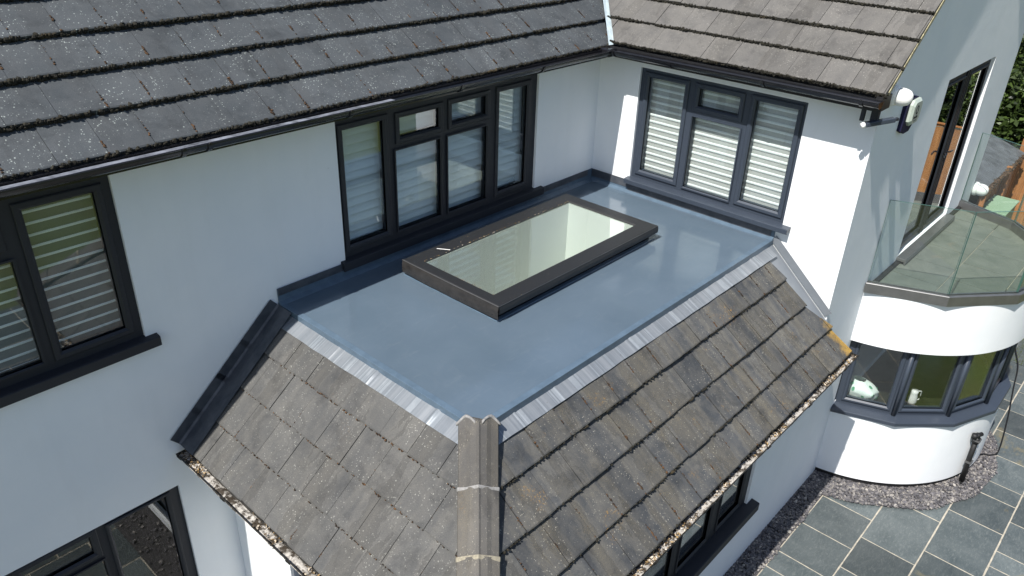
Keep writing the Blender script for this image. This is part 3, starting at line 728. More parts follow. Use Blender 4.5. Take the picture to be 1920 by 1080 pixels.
lwc = [(-6.58, -6.085, -2.7, -1.487, .04), (-7.285, -6.755, -1.683, -1.49, .06), (-7.36, -6.70, -2.7, -1.80, .012), (-8.6, -7.5, -2.7, -1.49, .04)]
window(O0, X, -Y, -8.77, -5.96, -2.8, -1.41, lwc, (-8.85, -5.87, -2.88, -2.796, .065))
wbc = [(.716, 1.196, .315, 1.465, .06), (1.392, 1.895, 1.262, 1.462, .06), (1.348, 1.957, .272, 1.132, .012), (2.09, 2.562, .315, 1.468, .06)]
window(O0, -Y, -X, .595, 2.662, .19, 1.568, wbc, (.575, 2.762, .138, .194, .095), mat='frame_grey', blind=(.0805, .030, 0, 'blind_white', .10), back='voile')
exc = [(-1.83, -1.34, -2.575, -1.35, .03), (-2.63, -2.05, -2.575, -1.35, .03), (-3.35, -2.79, -2.575, -1.35, .03), (-4.3, -3.55, -2.575, -1.35, .03)]
window(Vector((0, YC, 0)), X, -Y, -4.4, -1.15, -2.70, -1.25, exc, (-4.45, -1.02, -2.80, -2.695, .10))
window(Vector((-5.5, 0, 0)), -Y, -X, .95, 2.6, -3.6, -1.25, [(1.05, 1.72, -3.45, -1.38, .03), (1.82, 2.5, -3.45, -1.38, .03)], None, mat='frame_grey', name='patio_door')
# french door to the balcony
fd = Vector((0, YC, 0))
door = window(fd, X, -Y, 2.235, 4.265, -.70, 1.578, [(2.36, 3.09, -.56, 1.44, .045), (3.38, 4.13, -.56, 1.44, .045)], None, rec=.05, name='french_door')
mb = MB(); mb.box((3.17, YC+.032, -.68), (3.205, YC+.05, 1.55)); mb.box((3.25, YC+.032, -.68), (3.285, YC+.05, 1.55)); mb.build('astragal', 'frame_dark', door)
for sx in (-1, 1):
    mb = MB(); cx_ = 3.228+sx*.055
    mb.box((cx_-.018, YC+.045, .33), (cx_+.018, YC+.075, .57)); mb.tube([(cx_, YC+.05, .47), (cx_, YC+.0, .47), (cx_+sx*.03, YC-.01, .475), (cx_+sx*.14, YC-.005, .46)], .011, 8); mb.build('handle', 'gutter_black', door)
mb = MB(); mb.box((2.20, YC-.12, -.745), (4.30, YC+.1, -.705)); mb.box((2.2, YC-.125, -.775), (4.30, YC-.10, -.735)); mb.build('threshold', 'alu', door, bevel=.004)

# ------------------------------------------------------------------ skylight
SX0, SX1, SY0, SY1 = -3.545, -.985, -.365, -1.672
GX0, GX1, GY0, GY1 = -3.42, -1.152, -.545, -1.484
mb = MB(); wg = []
def ringbox(mb, ox0, ox1, oy0, oy1, ix0, ix1, iy0, iy1, z0, z1, ch=.006):
    o_ = [(ox0, oy1), (ox1, oy1), (ox1, oy0), (ox0, oy0)]; i_ = [(ix0, iy1), (ix1, iy1), (ix1, iy0), (ix0, iy0)]
    sg = [(-1, -1), (1, -1), (1, 1), (-1, 1)]
    lay = []
    lay.append([(x_, y_, z0) for x_, y_ in i_]); lay.append([(x_, y_, z0) for x_, y_ in o_]); lay.append([(x_, y_, z1-ch) for x_, y_ in o_])
    lay.append([(x_-a*ch, y_-b*ch, z1) for (x_, y_), (a, b) in zip(o_, sg)]); lay.append([(x_+a*ch, y_+b*ch, z1) for (x_, y_), (a, b) in zip(i_, sg)]); lay.append([(x_, y_, z1-ch) for x_, y_ in i_])
    vs = [p for l_ in lay for p in l_]; fs = []; n = len(lay)
    for k in range(n):
        for j in range(4): fs.append((k*4+j, k*4+(j+1) % 4, ((k+1) % n)*4+(j+1) % 4, ((k+1) % n)*4+j))
    mb.add(vs, fs)
ringbox(mb, SX0, SX1, SY0, SY1, GX0, GX1, GY0, GY1, .088, .172)
skl = mb.build('skylight', 'skylight_frame_paint', house)
mb = MB(); ringbox(mb, SX0+.045, SX1-.05, SY0-.04, SY1+.07, GX0-.05, GX1+.05, GY0+.05, GY1-.05, -.03, .0875, .002); mb.build('kerb', 'gutter_black', skl)
mb = MB(); mb.box((GX0-.03, GY1-.03, .150), (GX1+.03, GY0+.03, .156)); mb.build('pane', 'glass_skylight', skl)
mb = MB()   # resin skirt at the foot of the kerb
ringbox(mb, SX0+.0, SX1-.0, SY0-.0, SY1+.02, SX0+.044, SX1-.049, SY0-.039, SY1+.069, .001, .010, .004); mb.build('resin_skirt', 'resin_trim', skl)
# wrinkled wrap on the left end and front side of the frame
mb = MB(); rows = []; n = 60
for i in range(n+1):
    f = i/n; y = SY0+(SY1-SY0)*f; row = []
    for j in range(9):
        g_ = j/8; zz = .165-(.13)*g_-.01*math.sin(f*3.14)*g_; bul = .010+.016*math.sin(g_*3.0)+.008*noise.noise(Vector((f*6+g_*3, g_*4, 2)))+.006*abs(noise.noise(Vector((f*5-g_*6, g_*2+f*3, 7))))
        row.append(Vector((SX0-bul*.55, y, zz)))
    rows.append(row)
mb.sweep(lambda i: rows[i], n+1); mb.build('wrap_flashing', 'skylight_wrap', skl, smooth=True)
mb = MB(); rows = []; n = 90
for i in range(n+1):
    f = i/n; x = SX0+(SX1-SX0)*f; row = []
    for j in range(7):
        g_ = j/6; zz = .165-.078*g_; bul = .002+.008*math.sin(g_*3)+.004*noise.noise(Vector((f*9+g_*3, g_*3, 5)))
        row.append(Vector((x, SY1-bul, zz)))
    rows.append(row)
mb.sweep(lambda i: rows[i], n+1); mb.build('wrap_flashing', 'skylight_frame_paint', skl, smooth=True)  # front wrap uses the darker frame paint to stand for its shade
mb = MB(); mb.tube([(SX0-.006, SY0, .171), (SX0-.009, (SY0+SY1)/2, .171), (SX0-.006, SY1-.002, .171)], .0035, 6); mb.tube([(SX0, SY1-.003, .171), (SX1, SY1-.003, .171)], .002, 6); mb.build('edge_bead', 'alu', skl)
mb = MB()     # pale label tape across the back rail; specks of debris along the glass edge
mb.obox(Vector((-3.10, -.475, .1725)), Vector((.55, -.83, 0)).normalized(), Vector((.83, .55, 0)).normalized(), Z, (-.07, .07), (-.006, .006), (0, .001)); mb.build('tape', 'white_plastic', skl)
mb = MB()
for i in range(90):
    x = random.uniform(GX0, GX1); mb.blob((x, GY0-random.uniform(-.012, .004), .172), random.uniform(.002, .005), rnd=.5)
for i in range(60):
    x = random.uniform(SX0+.03, SX1-.03); y = random.choice((random.uniform(SY0, GY0), random.uniform(GY1, SY1))); mb.blob((x, y, .173), random.uniform(.001, .003), rnd=.5)
for i in range(30):
    mb.blob((GX0+random.uniform(-.01, .01), random.uniform(GY1, GY0), .172), random.uniform(.002, .004), rnd=.5)
mb.build('debris_specks', 'debris', skl, stuff=True)
# light shaft below
mb = MB(); sd = -1.9
mb.box((GX0-.04, GY0-.003, sd), (GX1+.04, GY0+.012, .149)); mb.box((GX0-.04, GY1-.012, sd), (GX1+.04, GY1+.003, .149))
mb.box((GX0-.04, GY1+.003, sd), (GX0+.003, GY0-.003, .149)); mb.box((GX1-.003, GY1+.003, sd), (GX1+.04, GY0-.003, .149)); mb.build('light_shaft', 'cream_plaster', skl)
mb = MB(); mb.box((GX0-.03, GY1-.02, sd), (GX1+.03, GY0+.02, sd+.01)); mb.build('room_floor', 'shaft_floor', skl)
# cut the flat roof for the shaft: rebuild roof sheet as ring
me = flat.data; mb = MB(); wall = [( -L, GX0-.045), (GX1+.045, 0.0)]
mb.box((-L, -W, -.045), (GX0-.045, 0, 0)); mb.box((GX1+.045, -W, -.045), (0, 0, 0)); mb.box((GX0-.045, -W, -.045), (GX1+.045, GY1-.035, 0)); mb.box((GX0-.045, GY0+.035, -.045), (GX1+.045, 0, 0))
me.clear_geometry(); me.from_pydata(mb.v, [], mb.f); me.update()

# ------------------------------------------------------------------ bow bay and balcony
CX, CY, RB = 3.05, -3.07, 1.91
a_end = math.degrees(math.asin((YC-CY)/RB)); a0, a1 = -180-a_end, a_end       # -170.8 .. -9.2
def cp(r, deg, z): q = math.radians(deg); return Vector((CX+r*math.cos(q), CY+r*math.sin(q), z))
def bow(mb, ro, ri, z0, z1, n=72, aa=None, bb=None):
    aa = a0 if aa is None else aa; bb = a1 if bb is None else bb
    rings = []
    for i in range(n+1):
        d = aa+(bb-aa)*i/n; rings.append([cp(ro, d, z0), cp(ro, d, z1), cp(ri, d, z1), cp(ri, d, z0)])
    mb.sweep(lambda i: rings[i], n+1, True)
mb = MB(); bow(mb, RB, RB-.2, G+.11, -2.575, 200); bw = mb.build('bow_wall', 'render_white', house)
mb = MB(); bow(mb, RB-.03, RB-.2, G-.1, G+.11, 120); mb.build('plinth', 'black_matt', house)
mb = MB(); bow(mb, RB, RB-.25, -1.51, -.80, 200); bn = mb.build('balcony_band', 'render_white', house)
# faceted windows below
nf = 7; va = [a0+(a1-a0)*i/nf for i in range(nf+1)]
for i in range(nf):
    A_, B_ = cp(RB-.085, va[i], 0), cp(RB-.085, va[i+1], 0); U_ = (B_-A_).normalized(); N_ = U_.cross(Z).normalized()
    if N_.dot(A_-Vector((CX, CY, 0))) < 0: N_ = -N_
    ln = (B_-A_).length; e = .105 if 0 < i else .13; e2 = .105 if i < nf-1 else .13
    f_ = window(A_, U_, N_, .0, ln, -2.53, -1.50, [(e, ln-e2, -2.425, -1.58, .05)], None, mat='frame_grey', rec=.02, name='bow_window')
    # corner post
    if i > 0:
        mb = MB(); p = cp(RB-.092, va[i], 0); mb.tube([p+Z*-2.53, p+Z*-1.511], .030, 10); mb.build('corner_post', 'frame_grey', f_, smooth=True)
mb = MB()
ri_ = [[cp(RB-.14, d, -2.53), cp(RB-.085, d, -2.522), cp(RB+.05, d, -2.545), cp(RB+.055, d, -2.553), cp(RB+.055, d, -2.60), cp(RB-.14, d, -2.574)] for d in va]
mb.sweep(lambda i: ri_[i], nf+1, True); mb.build('bow_sill', 'frame_grey', house)
# balcony floor
mb = MB(); fl = [cp(RB-.02, a0+(a1-a0)*i/40, -.80) for i in range(41)]; mb.prism(fl[::-1], (0, 0, -.1)); bfl = mb.build('balcony_floor', 'grout', house)
mb = MB(); cc_ = [(p.x, p.y) for p in [cp(RB-.035, a0+(a1-a0)*i/40, 0) for i in range(41)]]
tw_ = .62; row = 0; yy = YC-.02
while yy > CY-RB:
    xx = .7+(row % 2)*.31
    while xx < 5.4:
        poly = [(xx+.004, yy-tw_+.004), (xx+tw_-.004, yy-tw_+.004), (xx+tw_-.004, yy-.004), (xx+.004, yy-.004)]
        for i in range(40):
            (x1, y1), (x2, y2) = cc_[i], cc_[i+1]; nx, ny = (y2-y1), -(x2-x1)
            if poly: poly = clip(poly, nx, ny, nx*x1+ny*y1)
        if poly and len(poly) > 2: mb.prism([(p[0], p[1], -.788) for p in poly][::-1], (0, 0, -.011))
        xx += tw_
    yy -= tw_; row += 1
mb.build('balcony_paving', 'balcony_tile', bfl)
mb = MB(); mb.box((1.16, YC-.055, -.787), (4.95, YC-.001, -.755)); mb.build('drain_channel', 'black_matt', bfl)
# faceted aluminium capping that holds the glass
nc = 6; vc = [a0+(a1-a0)*i/nc for i in range(nc+1)]
mb = MB(); ri_ = [[cp(RB+.058, d, -.80), cp(RB+.058, d, -.675), cp(RB+.052, d, -.668), cp(RB+.02, d, -.668), cp(RB+.02, d, -.69), cp(RB-.012, d, -.69), cp(RB-.012, d, -.668), cp(RB-.03, d, -.668), cp(RB-.03, d, -.80)] for d in vc]
mb.sweep(lambda i: ri_[i], nc+1, True); cap = mb.build('balcony_capping', 'alu', house)
for i in range(nc):
    A_, B_ = cp(RB+.004, vc[i], 0), cp(RB+.004, vc[i+1], 0); U_ = (B_-A_).normalized(); N_ = U_.cross(Z).normalized(); ln = (B_-A_).length
    mb = MB(); mb.obox(A_, U_, N_, Z, (.008, ln-.008), (-.006, .006), (-.685, .385)); pn = mb.build('glass_panel', 'glass_balustrade', cap)
    mb = MB(); mb.obox(A_, U_, N_, Z, (.008, ln-.008), (-.0065, .0065), (.3851, .3875)); 
    for q in (.008, ln-.011): mb.obox(A_, U_, N_, Z, (q, q+.003), (-.0068, .0068), (-.66, .385))
    mb.build('glass_edge', 'glass_edge', pn)
# room behind the bow windows
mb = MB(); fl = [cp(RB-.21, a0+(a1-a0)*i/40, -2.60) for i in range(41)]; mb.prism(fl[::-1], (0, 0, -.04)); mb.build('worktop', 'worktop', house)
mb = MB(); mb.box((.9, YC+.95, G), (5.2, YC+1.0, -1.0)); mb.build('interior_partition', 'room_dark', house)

# ------------------------------------------------------------------ things on the worktop
bag = MB(); n1, n2 = 22, 14; rows = []
for i in range(n1):
    th = 2*math.pi*i/n1; row = []
    for j in range(n2):
        f = j/(n2-1); z = -2.598+.40*f*(1-.2*f); rr = (.02 if j == 0 else .235*math.sin(math.pi*(.12+.80*f))**.7)*(1+.25*noise.noise(Vector((math.cos(th)*2, math.sin(th)*2, f*4)))+.10*noise.noise(Vector((math.cos(th)*6, math.sin(th)*6, f*9))))
        row.append(Vector((1.665+math.cos(th)*rr*.7-.03*f, -3.56+math.sin(th)*rr*.95+.06*f, z)))
    rows.append(row)
rows.append(rows[0]); bag.sweep(lambda i: rows[i], n1+1)
bo = bag.build('carrier_bag', 'bag_plastic', None, smooth=True); tag(bo, 'white plastic carrier bag with green print, crumpled behind the left bow window', 'bag')
for i, j in ((3, 5), (5, 7), (8, 5), (10, 8), (12, 5), (14, 7), (16, 4), (18, 7), (20, 5), (11, 3), (9, 10), (15, 10)):
    a_, b_, c_, d_ = rows[i][j], rows[i+1][j], rows[i+1][j+1], rows[i][j+1]; ctr = (a_+b_+c_+d_)/4; nn = (b_-a_).cross(d_-a_).normalized()
    if nn.dot(ctr-Vector((1.66, -3.55, ctr.z))) < 0: nn = -nn
    t1 = (b_-a_).normalized(); t2 = nn.cross(t1); pts = [ctr+nn*.006+t1*math.cos(q*.785)*.022+t2*math.sin(q*.785)*.030 for q in range(8)]
    pm = MB(); pm.prism(pts, nn*.001); pm.build('printed_leaf', 'bag_print', bo)
jug = empty('jug', (2.08, -4.10, -2.60), 'white plastic jug with a handle seen through the second bow window', 'jug')
mb = MB(); rr = [.055, .06, .058, .052, .045, .05]
rings = [[Vector((2.08+math.cos(a*math.pi/8)*r_, -4.10+math.sin(a*math.pi/8)*r_, -2.598+.042*k)) for a in range(16)] for k, r_ in enumerate(rr)]
mb.sweep(lambda i: rings[i], 6, True); j1 = mb.build('body', 'white_plastic', jug, smooth=True); j1.matrix_parent_inverse = Matrix.Translation(-jug.location)
mb = MB(); mb.tube([(2.125, -4.13, -2.41), (2.17, -4.16, -2.42), (2.18, -4.165, -2.48), (2.165, -4.16, -2.55), (2.12, -4.13, -2.56)], .008, 8); j2 = mb.build('handle', 'white_plastic', jug, smooth=True); j2.matrix_parent_inverse = Matrix.Translation(-jug.location)

# ------------------------------------------------------------------ fittings on the walls
def keep(o, p): o.matrix_parent_inverse = Matrix.Translation(-p.location); return o
al = empty('alarm_box', (.87, YC, 1.44), 'pale green alarm box on a dark blue backplate beside the gable roof verge', 'alarm box')
def octo(x0, x1, z0, z1, pts): return [(x0+(x1-x0)*a, z0+(z1-z0)*b) for a, b in pts]
shp = [(.0, .12), (.30, .0), (.72, .0), (1, .22), (1, .80), (.80, 1), (.22, 1), (0, .80)]
sh2 = [(.02, .20), (.20, .02), (.80, .02), (.98, .20), (.98, .82), (.82, .98), (.18, .98), (.02, .82)]
mb = MB(); pb_ = octo(.69, 1.06, 1.25, 1.62, shp); mb.prism([(x_, YC, z_) for x_, z_ in pb_], (0, -.045, 0)); keep(mb.build('backplate', 'navy_plastic', al), al)
mb = MB(); pf = octo(.765, 1.058, 1.33, 1.612, sh2); c_ = (.91, 1.47)
lay = [[Vector((x_, YC-.045, z_)) for x_, z_ in pf], [Vector((x_, YC-.07, z_)) for x_, z_ in pf], [Vector((c_[0]+(x_-c_[0])*.82, YC-.092, c_[1]+(z_-c_[1])*.82)) for x_, z_ in pf]]
mb.sweep(lambda i: lay[i], 3, True); keep(mb.build('cover', 'pale_green_plastic', al), al)
mb = MB(); rg = [[Vector((.90+math.cos(a*math.pi/10)*r_, YC-y_, 1.50+math.sin(a*math.pi/10)*r_*1.15)) for r_, y_ in ((.042, .0925), (.042, .0945), (.028, .0945), (.028, .0925))] for a in range(21)]
mb.sweep(lambda i: rg[i], 21, True, False)
keep(mb.build('emblem', 'black_matt', al), al)
mb = MB()     # small unreadable lettering line under the ring: joined dark strokes
xx = .83
for h_ in (.030, .018, .022, .018, .030, .018, .018):
    mb.box((xx, YC-.0942, 1.412), (xx+.012, YC-.0925, 1.412+h_)); xx += .019
mb.box((.83, YC-.0942, 1.412), (.955, YC-.0925, 1.417)); mb.box((.845, YC-.0942, 1.385), (.94, YC-.0925, 1.390))
keep(mb.build('lettering', 'black_matt', al), al)
def dome_lamp(loc, nrm, label, s=1.0):
    e = empty('wall_light', loc, label, 'wall light', 'white round lights on the gable wall'); loc = Vector(loc); nrm = Vector(nrm); sd_ = nrm.cross(Z).normalized(); up_ = sd_.cross(nrm)
    mb = MB(); pr = [(.098, 0), (.098, .03), (.092, .045), (.085, .05)]
    rings = [[loc+nrm*d_*s+(sd_*math.cos(a*math.pi/12)+up_*math.sin(a*math.pi/12))*r_*s for a in range(24)] for r_, d_ in pr]; mb.sweep(lambda i: rings[i], 4, True); keep(mb.build('base', 'white_plastic', e, smooth=True), e)
    mb = MB(); pr = [(.082, .05), (.088, .08), (.084, .12), (.070, .155), (.045, .178), (.015, .186)]
    rings = [[loc+nrm*d_*s+(sd_*math.cos(a*math.pi/12)+up_*math.sin(a*math.pi/12))*r_*s for a in range(24)] for r_, d_ in pr]; mb.sweep(lambda i: rings[i], 6, True); keep(mb.build('globe', 'white_plastic', e, smooth=True), e)
dome_lamp((.26, YC, 1.745), (0, -1, 0), 'white round wall light tucked under the roof corner above the alarm box', 1.0)
dome_lamp((5.62, YC-.01, -.66), (0, -1, 0), 'white round light at the far end of the gable wall beside the balcony capping', 1.1)
cc = empty('security_camera', (-.18, -3.36, 1.56), 'dark grey bar shaped security floodlight with white end cap under the eaves corner', 'security camera')
mb = MB(); mb.obox(Vector((-.25, -3.345, 1.545)), Vector((.80, -.55, .12)).normalized(), Vector((.55, .80, 0)).normalized(), Z, (0, .31), (-.03, .03), (-.022, .022)); keep(mb.build('housing', 'frame_grey', cc, bevel=.006), cc)
mb = MB(); mb.obox(Vector((-.25, -3.345, 1.545)), Vector((.80, -.55, .12)).normalized(), Vector((.55, .80, 0)).normalized(), Z, (.311, .35), (-.018, .018), (-.014, .014)); keep(mb.build('nose', 'frame_dark', cc, bevel=.004), cc)
mb = MB(); mb.tube([(-.262, -3.337, 1.54), (-.285, -3.322, 1.537)], [.030, .024], 12); keep(mb.build('end_cap', 'white_plastic', cc, smooth=True), cc)
mb = MB(); mb.box((-.21, -3.30, 1.56), (-.17, -3.265, 1.70)); mb.obox(Vector((-.12, -3.39, 1.56)), X, Y, Z, (-.025, .025), (-.02, .05), (0, .14)); keep(mb.build('bracket', 'frame_dark', cc), cc)

# waste pipe and cable beside the bow
wp = empty('waste_pipe', (2.43, -4.95, G), 'black waste pipe standing in the gravel against the bow wall', 'pipe')
mb = MB(); mb.tube([(2.42, -4.945, G+.02), (2.41, -4.935, -3.3), (2.405, -4.93, -2.93)], .034, 14); mb.tube([(2.405, -4.93, -2.99), (2.405, -4.93, -2.90)], .044, 14); keep(mb.build('pipe', 'cable_black', wp, smooth=True), wp)
mb = MB(); mb.tube([(2.405, -4.93, -2.9), (2.402, -4.93, -2.84)], .03, 12); mb.tube([(2.34, -4.905, -2.865), (2.47, -4.96, -2.865)], .028, 12); mb.tube([(2.34, -4.90, -2.83), (2.345, -4.905, -2.89)], .035, 12); keep(mb.build('valve', 'black_matt', wp, smooth=True), wp)
for z_ in (-3.32, -2.95):
    mb = MB(); mb.box((2.36, -4.985, z_), (2.46, -4.90, z_+.022)); keep(mb.build('pipe_clip', 'alu', wp), wp)
mb = MB()
for i in range(40): mb.blob((2.42+random.uniform(-.1, .1), -4.96+random.uniform(-.06, .05), G+.03), random.uniform(.008, .022), (1.3, 1, .7), .4)
keep(mb.build('gully_grate', 'cable_black', wp), wp)
def smoothpath(pts, n=8):
    pts = [Vector(p) for p in pts]; out = []
    for i in range(len(pts)-1):
        p0, p1, p2, p3 = pts[max(i-1, 0)], pts[i], pts[i+1], pts[min(i+2, len(pts)-1)]
        for k in range(n):
            s = k/n; out.append(.5*((2*p1)+(-p0+p2)*s+(2*p0-5*p1+4*p2-p3)*s*s+(-p0+3*p1-3*p2+p3)*s**3))
    return out+[pts[-1]]
mb = MB(); zc = G+.055
mb.tube(smoothpath([(7.9, -4.5, zc), (7.0, -4.57, zc), (6.2, -4.79, zc), (5.44, -4.90, zc), (4.41, -5.05, zc), (3.5, -5.15, zc), (3.30, -5.10, zc), (3.2, -4.99, zc+.01), (2.9, -4.93, zc+.05), (2.55, -4.95, -3.4), (2.45, -4.96, -3.3)]), .009, 6)
tag(mb.build('cable', 'cable_black', None, smooth=True), 'thin black cable curving over the gravel and slabs from the waste pipe', 'cable')

# ------------------------------------------------------------------ ground
mb = MB(); mb.add([(-80, -80, G-.06), (80, -80, G-.06), (80, 80, G-.06), (-80, 80, G-.06)], [(0, 1, 2, 3)]); mb.build('lawn', 'lawn', None, kind='structure')
mb = MB(); mb.box((-12, -8.9, G-.05), (-.6, .2, G-.004)); mb.box((-.6, -6.32, G-.05), (6.35, .2, G-.004)); mb.box((6.35, -4.62, G-.05), (9.6, .2, G-.004)); mb.build('patio_grout', 'grout', None, kind='structure')
mb = MB(); known = {0: [.15, .82, 1.48], 1: [-.885, -.22, .44, 1.42], 2: [.10, .77, 1.757, 2.415, 2.755, 3.43, 4.11, 4.785, 5.45], 3: [.42, 1.077, 1.405, 2.08, 2.74, 3.40, 4.39, 5.05]}
rows_y = [(-3.66+.66*k, -4.32+.66*k) for k in range(6, -1, -1)]+[(-4.32, -4.98), (-4.98, -5.64), (-5.64, -6.30), (-6.30, -6.96), (-6.96, -7.62), (-7.62, -8.28), (-8.28, -8.94)]
for ri, (ya, yb) in enumerate(rows_y):
    kn = known.get(ri-6, []); js = list(kn) if kn else [random.choice((0, .33))]
    while js[0] > -12: js.insert(0, js[0]-random.choice((.66, .99, .66, .33)))
    while js[-1] < 9.6: js.append(js[-1]+random.choice((.66, .99, .66, .33)))
    for a, b in zip(js, js[1:]):
        if b > 6.36 and ya < -4.4: continue
        if a < -12.2 or ya > .3: continue
        if a > -.7 and ya < -6.2: continue
        g_ = .0075+random.uniform(0, .003); z1 = G+random.uniform(-.0015, .0015); n_ = 5
        # slightly uneven edges
        pts = []
        for k in range(n_): pts.append((a+g_+(b-a-2*g_)*k/n_, yb+g_+random.uniform(-.002, .002)))
        for k in range(n_): pts.append((b-g_+random.uniform(-.002, .002), yb+g_+(ya-yb-2*g_)*k/n_))
        for k in range(n_): pts.append((b-g_-(b-a-2*g_)*k/n_, ya-g_+random.uniform(-.002, .002)))
        for k in range(n_): pts.append((a+g_+random.uniform(-.002, .002), ya-g_-(ya-yb-2*g_)*k/n_))
        mb.prism([(p[0], p[1], z1) for p in pts][::-1], (0, 0, -.03))
mb.build('patio', 'slab_slate', None, kind='structure')
# gravel beds: strip along the extension and ring round the bow
GR = 2.20
def in_gravel(x, y):
    if -5.92 < x < 1.25 and -3.655-.02*math.sin(x*7) < y < YC: return not (x > 0.9 and False)
    if -5.92 < x < -5.5 and -3.7 < y < 0: return True
    d = math.hypot(x-2.97, y+3.10); return d < GR-.10*max(0, (x-1.6)/2)+.02*math.sin(x*9) and y < YC and math.hypot(x-CX, y-CY) > RB-.06
mb = MB(); mb.box((-5.93, -3.655, G-.005), (1.0, YC+.02, G+.006)); mb.box((-5.93, YC+.02, G-.005), (-5.48, 0, G+.006))
ri_ = []
for i in range(61):
    q = math.radians(-180+(180)*i/60); p_ = []
    rr_ = GR-.03; x_ = 2.97+rr_*math.cos(q)
    rr_ -= .10*max(0, (x_-1.6)/2); 
    ri_.append([Vector((2.97+rr_*math.cos(q), -3.10+rr_*math.sin(q), G+.009)), Vector((2.97+1.6*math.cos(q), -3.10+1.6*math.sin(q), G+.009))])
mb.sweep(lambda i: ri_[i], 61); mb.build('gravel_bed', 'gravel_bed', None, kind='structure')
mb = MB(); cnt = 0
while cnt < 10500:
    if random.random() < .62: q = random.uniform(-math.pi, 0); rr_ = random.uniform(1.78, GR+.03); x, y = 2.97+rr_*math.cos(q), -3.10+rr_*math.sin(q)
    elif random.random() < .75: x, y = random.uniform(-3.2, 1.25), random.uniform(-3.68, YC)
    else: x, y = random.uniform(-5.92, -3.2), random.uniform(-3.68, 0)
    if not in_gravel(x, y): continue
    cnt += 1; s = random.uniform(.010, .030); a = random.uniform(0, 6.28); tl = random.uniform(-.5, .5); tl2 = random.uniform(-.5, .5)
    c = Vector((x, y, G+.012+random.uniform(0, .018))); ux = Vector((math.cos(a), math.sin(a), tl)).normalized(); uy = Vector((-math.sin(a), math.cos(a), tl2)).normalized()
    npt = random.choice((4, 5)); pts = []
    for k in range(npt):
        th = 2*math.pi*k/npt+random.uniform(-.3, .3); rr_ = s*random.uniform(.7, 1.2); pts.append(c+ux*math.cos(th)*rr_+uy*math.sin(th)*rr_*.7)
    mb.prism(pts, ux.cross(uy)*random.uniform(.005, .012))
mb.build('slate_chippings', 'gravel', None, stuff=True)

# ------------------------------------------------------------------ beyond the house
def fence(name, A, B, h, label, z0=G):
    A, B = Vector(A), Vector(B); d = (B-A).normalized(); nn = d.cross(Z); e = empty(name, A, label, 'fence', 'timber fences round the garden'); mb = MB(); s = 0; Lf = (B-A).length
    while s < Lf:
        mb.obox(A, d, nn, Z, (s, min(s+.118, Lf)), (-.008+.006*((int(s/.12)) % 2), .008+.006*((int(s/.12)) % 2)), (.03, h+random.uniform(-.004, .004))); s += .122
    keep(mb.build('boards', 'fence_wood', e), e); mb = MB(); s = 0
    mb.obox(A, d, nn, Z, (0, Lf), (-.03, .05), (h+.005, h+.03)); keep(mb.build('capping_rail', 'fence_wood', e), e)
    while s <= Lf:
        mb = MB(); mb.obox(A, d, nn, Z, (s-.05, s+.05), (.02, .12), (0, h+.08)); keep(mb.build('post', 'fence_wood', e), e); s += 1.8
fence('fence', (9.0, -2.93, G), (12.3, -2.93, G), 1.95, 'short run of orange brown timber fence under the dark slate shed roof')
fence('fence', (12.4, -2.9, G), (12.4, -16, G), 2.2, 'long orange brown timber fence along the right garden boundary')
fence('fence', (12.3, -16.2, G), (-16, -16.2, G), 1.8, 'timber fence closing the far side of the lawn')
shed = empty('shed', (10.5, -1.6, G), 'dark garden shed with a low slate roof behind the short fence', 'shed')
mb = MB(); mb.box((8.9, -2.7, G), (12.1, -.6, -1.75)); keep(mb.build('wall', 'black_matt', shed), shed)
mb = MB(); rS = math.radians(19)
for i in range(6):
    k = 0; x = 8.7+(i % 2)*.3
    while x < 12.2:
        v0 = i*.42; mb.obox(Vector((0, -2.98, -1.72)), X, V3(0, math.cos(rS), math.sin(rS)), V3(0, -math.sin(rS), math.cos(rS)), (x, min(x+.59, 12.2)), (v0, v0+.45), (.012*0+random.uniform(0, .004)-.0, .022+random.uniform(0, .006))); x += .6
keep(mb.build('roof', 'slate_shed', shed), shed)
mb = MB()
for i in range(500): mb.blob((random.uniform(8.8, 12.1), -3.0+random.uniform(-.05, .03), -1.72+random.uniform(-.03, .03)), random.uniform(.01, .035), (1.2, 1, .7), .4)
keep(mb.build('leaf_litter', 'joint_moss', shed, stuff=True), shed)
ub = empty('utility_box', (9.7, -3.2, G), 'pale green metal utility cabinet by the short fence', 'cabinet')
mb = MB(); mb.box((9.25, -3.42, G), (10.25, -2.99, -2.2)); keep(mb.build('cabinet', 'box_green', ub, bevel=.01), ub)
mb = MB(); mb.box((9.21, -3.45, -2.2), (10.29, -2.97, -2.16)); keep(mb.build('lid', 'box_green', ub, bevel=.008), ub)

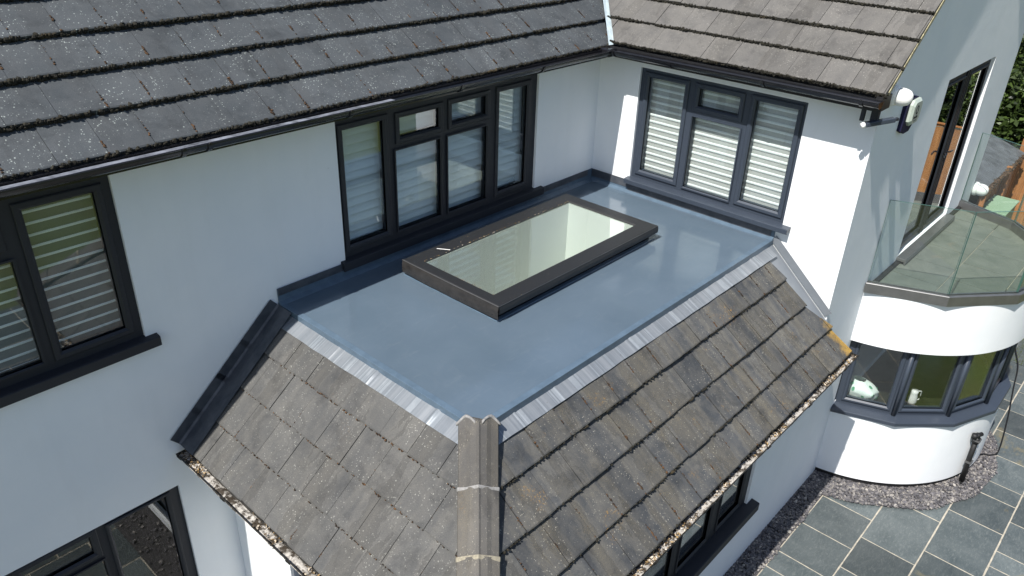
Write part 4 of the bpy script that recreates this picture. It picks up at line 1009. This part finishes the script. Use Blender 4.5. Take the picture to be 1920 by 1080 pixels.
def tree(name, loc, h, rx, ry, n, label, leaf=.09, base=.5, group=None, cat='tree'):
    e = empty(name, loc, label, cat, group); x0, y0, z0 = loc
    mb = MB(); mb.tube(smoothpath([(x0, y0, z0), (x0+.1, y0+.05, z0+h*.3), (x0-.05, y0+.1, z0+h*.65), (x0, y0, z0+h*.9)], 4), [.14-.011*k for k in range(13)], 8)
    for k in range(7):
        a = k*2.4; zz = z0+h*(.3+.08*k); mb.tube([(x0, y0, zz), (x0+math.cos(a)*rx*.4, y0+math.sin(a)*ry*.4, zz+h*.12), (x0+math.cos(a)*rx*.8, y0+math.sin(a)*ry*.8, zz+h*.18)], [.06, .035, .012], 6)
    keep(mb.build('trunk', 'trunk', e), e)
    mb = MB(); cl = []
    for k in range(46):
        a = random.uniform(0, 6.28); b = random.uniform(-1, 1); r_ = random.uniform(.35, 1); s_ = math.sqrt(1-b*b)
        cl.append((x0+math.cos(a)*s_*rx*r_, y0+math.sin(a)*s_*ry*r_, z0+h*(base+(1-base)*.5)+b*h*(1-base)*.5*r_, random.uniform(.25, .55)))
    for k in range(n):
        c = random.choice(cl); d = Vector((random.gauss(0, 1), random.gauss(0, 1), random.gauss(0, 1))).normalized()*c[3]*random.uniform(.4, 1.1)
        p = Vector(c[:3])+d; a = Vector((random.uniform(-1, 1), random.uniform(-1, 1), random.uniform(-.6, .6))).normalized(); b = a.cross(Vector((random.uniform(-1, 1), random.uniform(-1, 1), random.uniform(-1, 1)))).normalized()
        le = leaf*random.uniform(.6, 1.3); mb.add([p-a*le, p-b*le*.45, p+a*le, p+b*le*.45], [(0, 1, 2, 3)])
    keep(mb.build('crown', 'leaf', e), e); return e
tree('tree', (14.2, -1.2, G), 5.2, 1.6, 1.5, 9000, 'dense leafy tree rising behind the slate roofed shed', base=.1)
tree('tree', (14.6, -4.6, G), 5.6, 1.8, 1.8, 8000, 'broad leafy tree behind the right hand fence', base=.15)
tree('tree', (15.0, -8.6, G), 6.0, 2.2, 2.2, 8000, 'leafy tree behind the far stretch of the right hand fence', base=.2, leaf=.11)
tree('tree', (17.2, 1.6, G), 7.5, 2.6, 2.6, 8000, 'tall dark tree at the back right of the garden', base=.1, leaf=.12)
for k, (x_, y_) in enumerate(((6.0, -18.6), (0.5, -19.2), (-6, -18.4), (-12, -19))):
    tree('tree', (x_, y_, G), 5+k*.4, 2.4, 2.2, 4000, ['round tree beyond the lawn fence, nearest the right corner', 'second tree beyond the lawn fence', 'third tree beyond the lawn fence, a little taller', 'tallest tree beyond the lawn fence at its left end'][k], leaf=.16, base=.2)
hd = empty('hedge', (13.7, -9, G), 'long dense green hedge growing close behind the right hand fence', 'hedge')
mb = MB()
for i in range(26000):
    y = random.uniform(-17, -1.5); z = G+3.3*math.sqrt(random.random())+.5*noise.noise(Vector((y*.8, 3, 1))); x = 13.3+random.random()**2*1.2+.35*noise.noise(Vector((y, z, 0)))
    a = Vector((random.uniform(-1, 1), random.uniform(-1, 1), random.uniform(-.6, .6))).normalized(); b = a.cross(Vector((random.uniform(-1, 1), random.uniform(-1, 1), random.uniform(-1, 1)))).normalized(); le = random.uniform(.06, .13)
    p = Vector((x, y, z)); mb.add([p-a*le, p-b*le*.45, p+a*le, p+b*le*.45], [(0, 1, 2, 3)])
keep(mb.build('foliage', 'leaf', hd), hd)
mb = MB(); mb.box((13.95, -17, G), (14.2, -1.5, G+2.6)); keep(mb.build('twigs', 'trunk', hd), hd)
# grass blades where the lawn comes into view
mb = MB()
for i in range(9000):
    x = random.uniform(6.36, 9.5); y = random.uniform(-6.4, -4.64); h_ = random.uniform(.03, .08); a = random.uniform(0, 6.28); dx, dy = math.cos(a)*.006, math.sin(a)*.006; bx, by = random.uniform(-.03, .03), random.uniform(-.03, .03)
    mb.add([(x-dx, y-dy, G-.06), (x+dx, y+dy, G-.06), (x+bx, y+by, G-.06+h_+.05)], [(0, 1, 2)])
mb.build('grass', 'lawn', None, stuff=True)
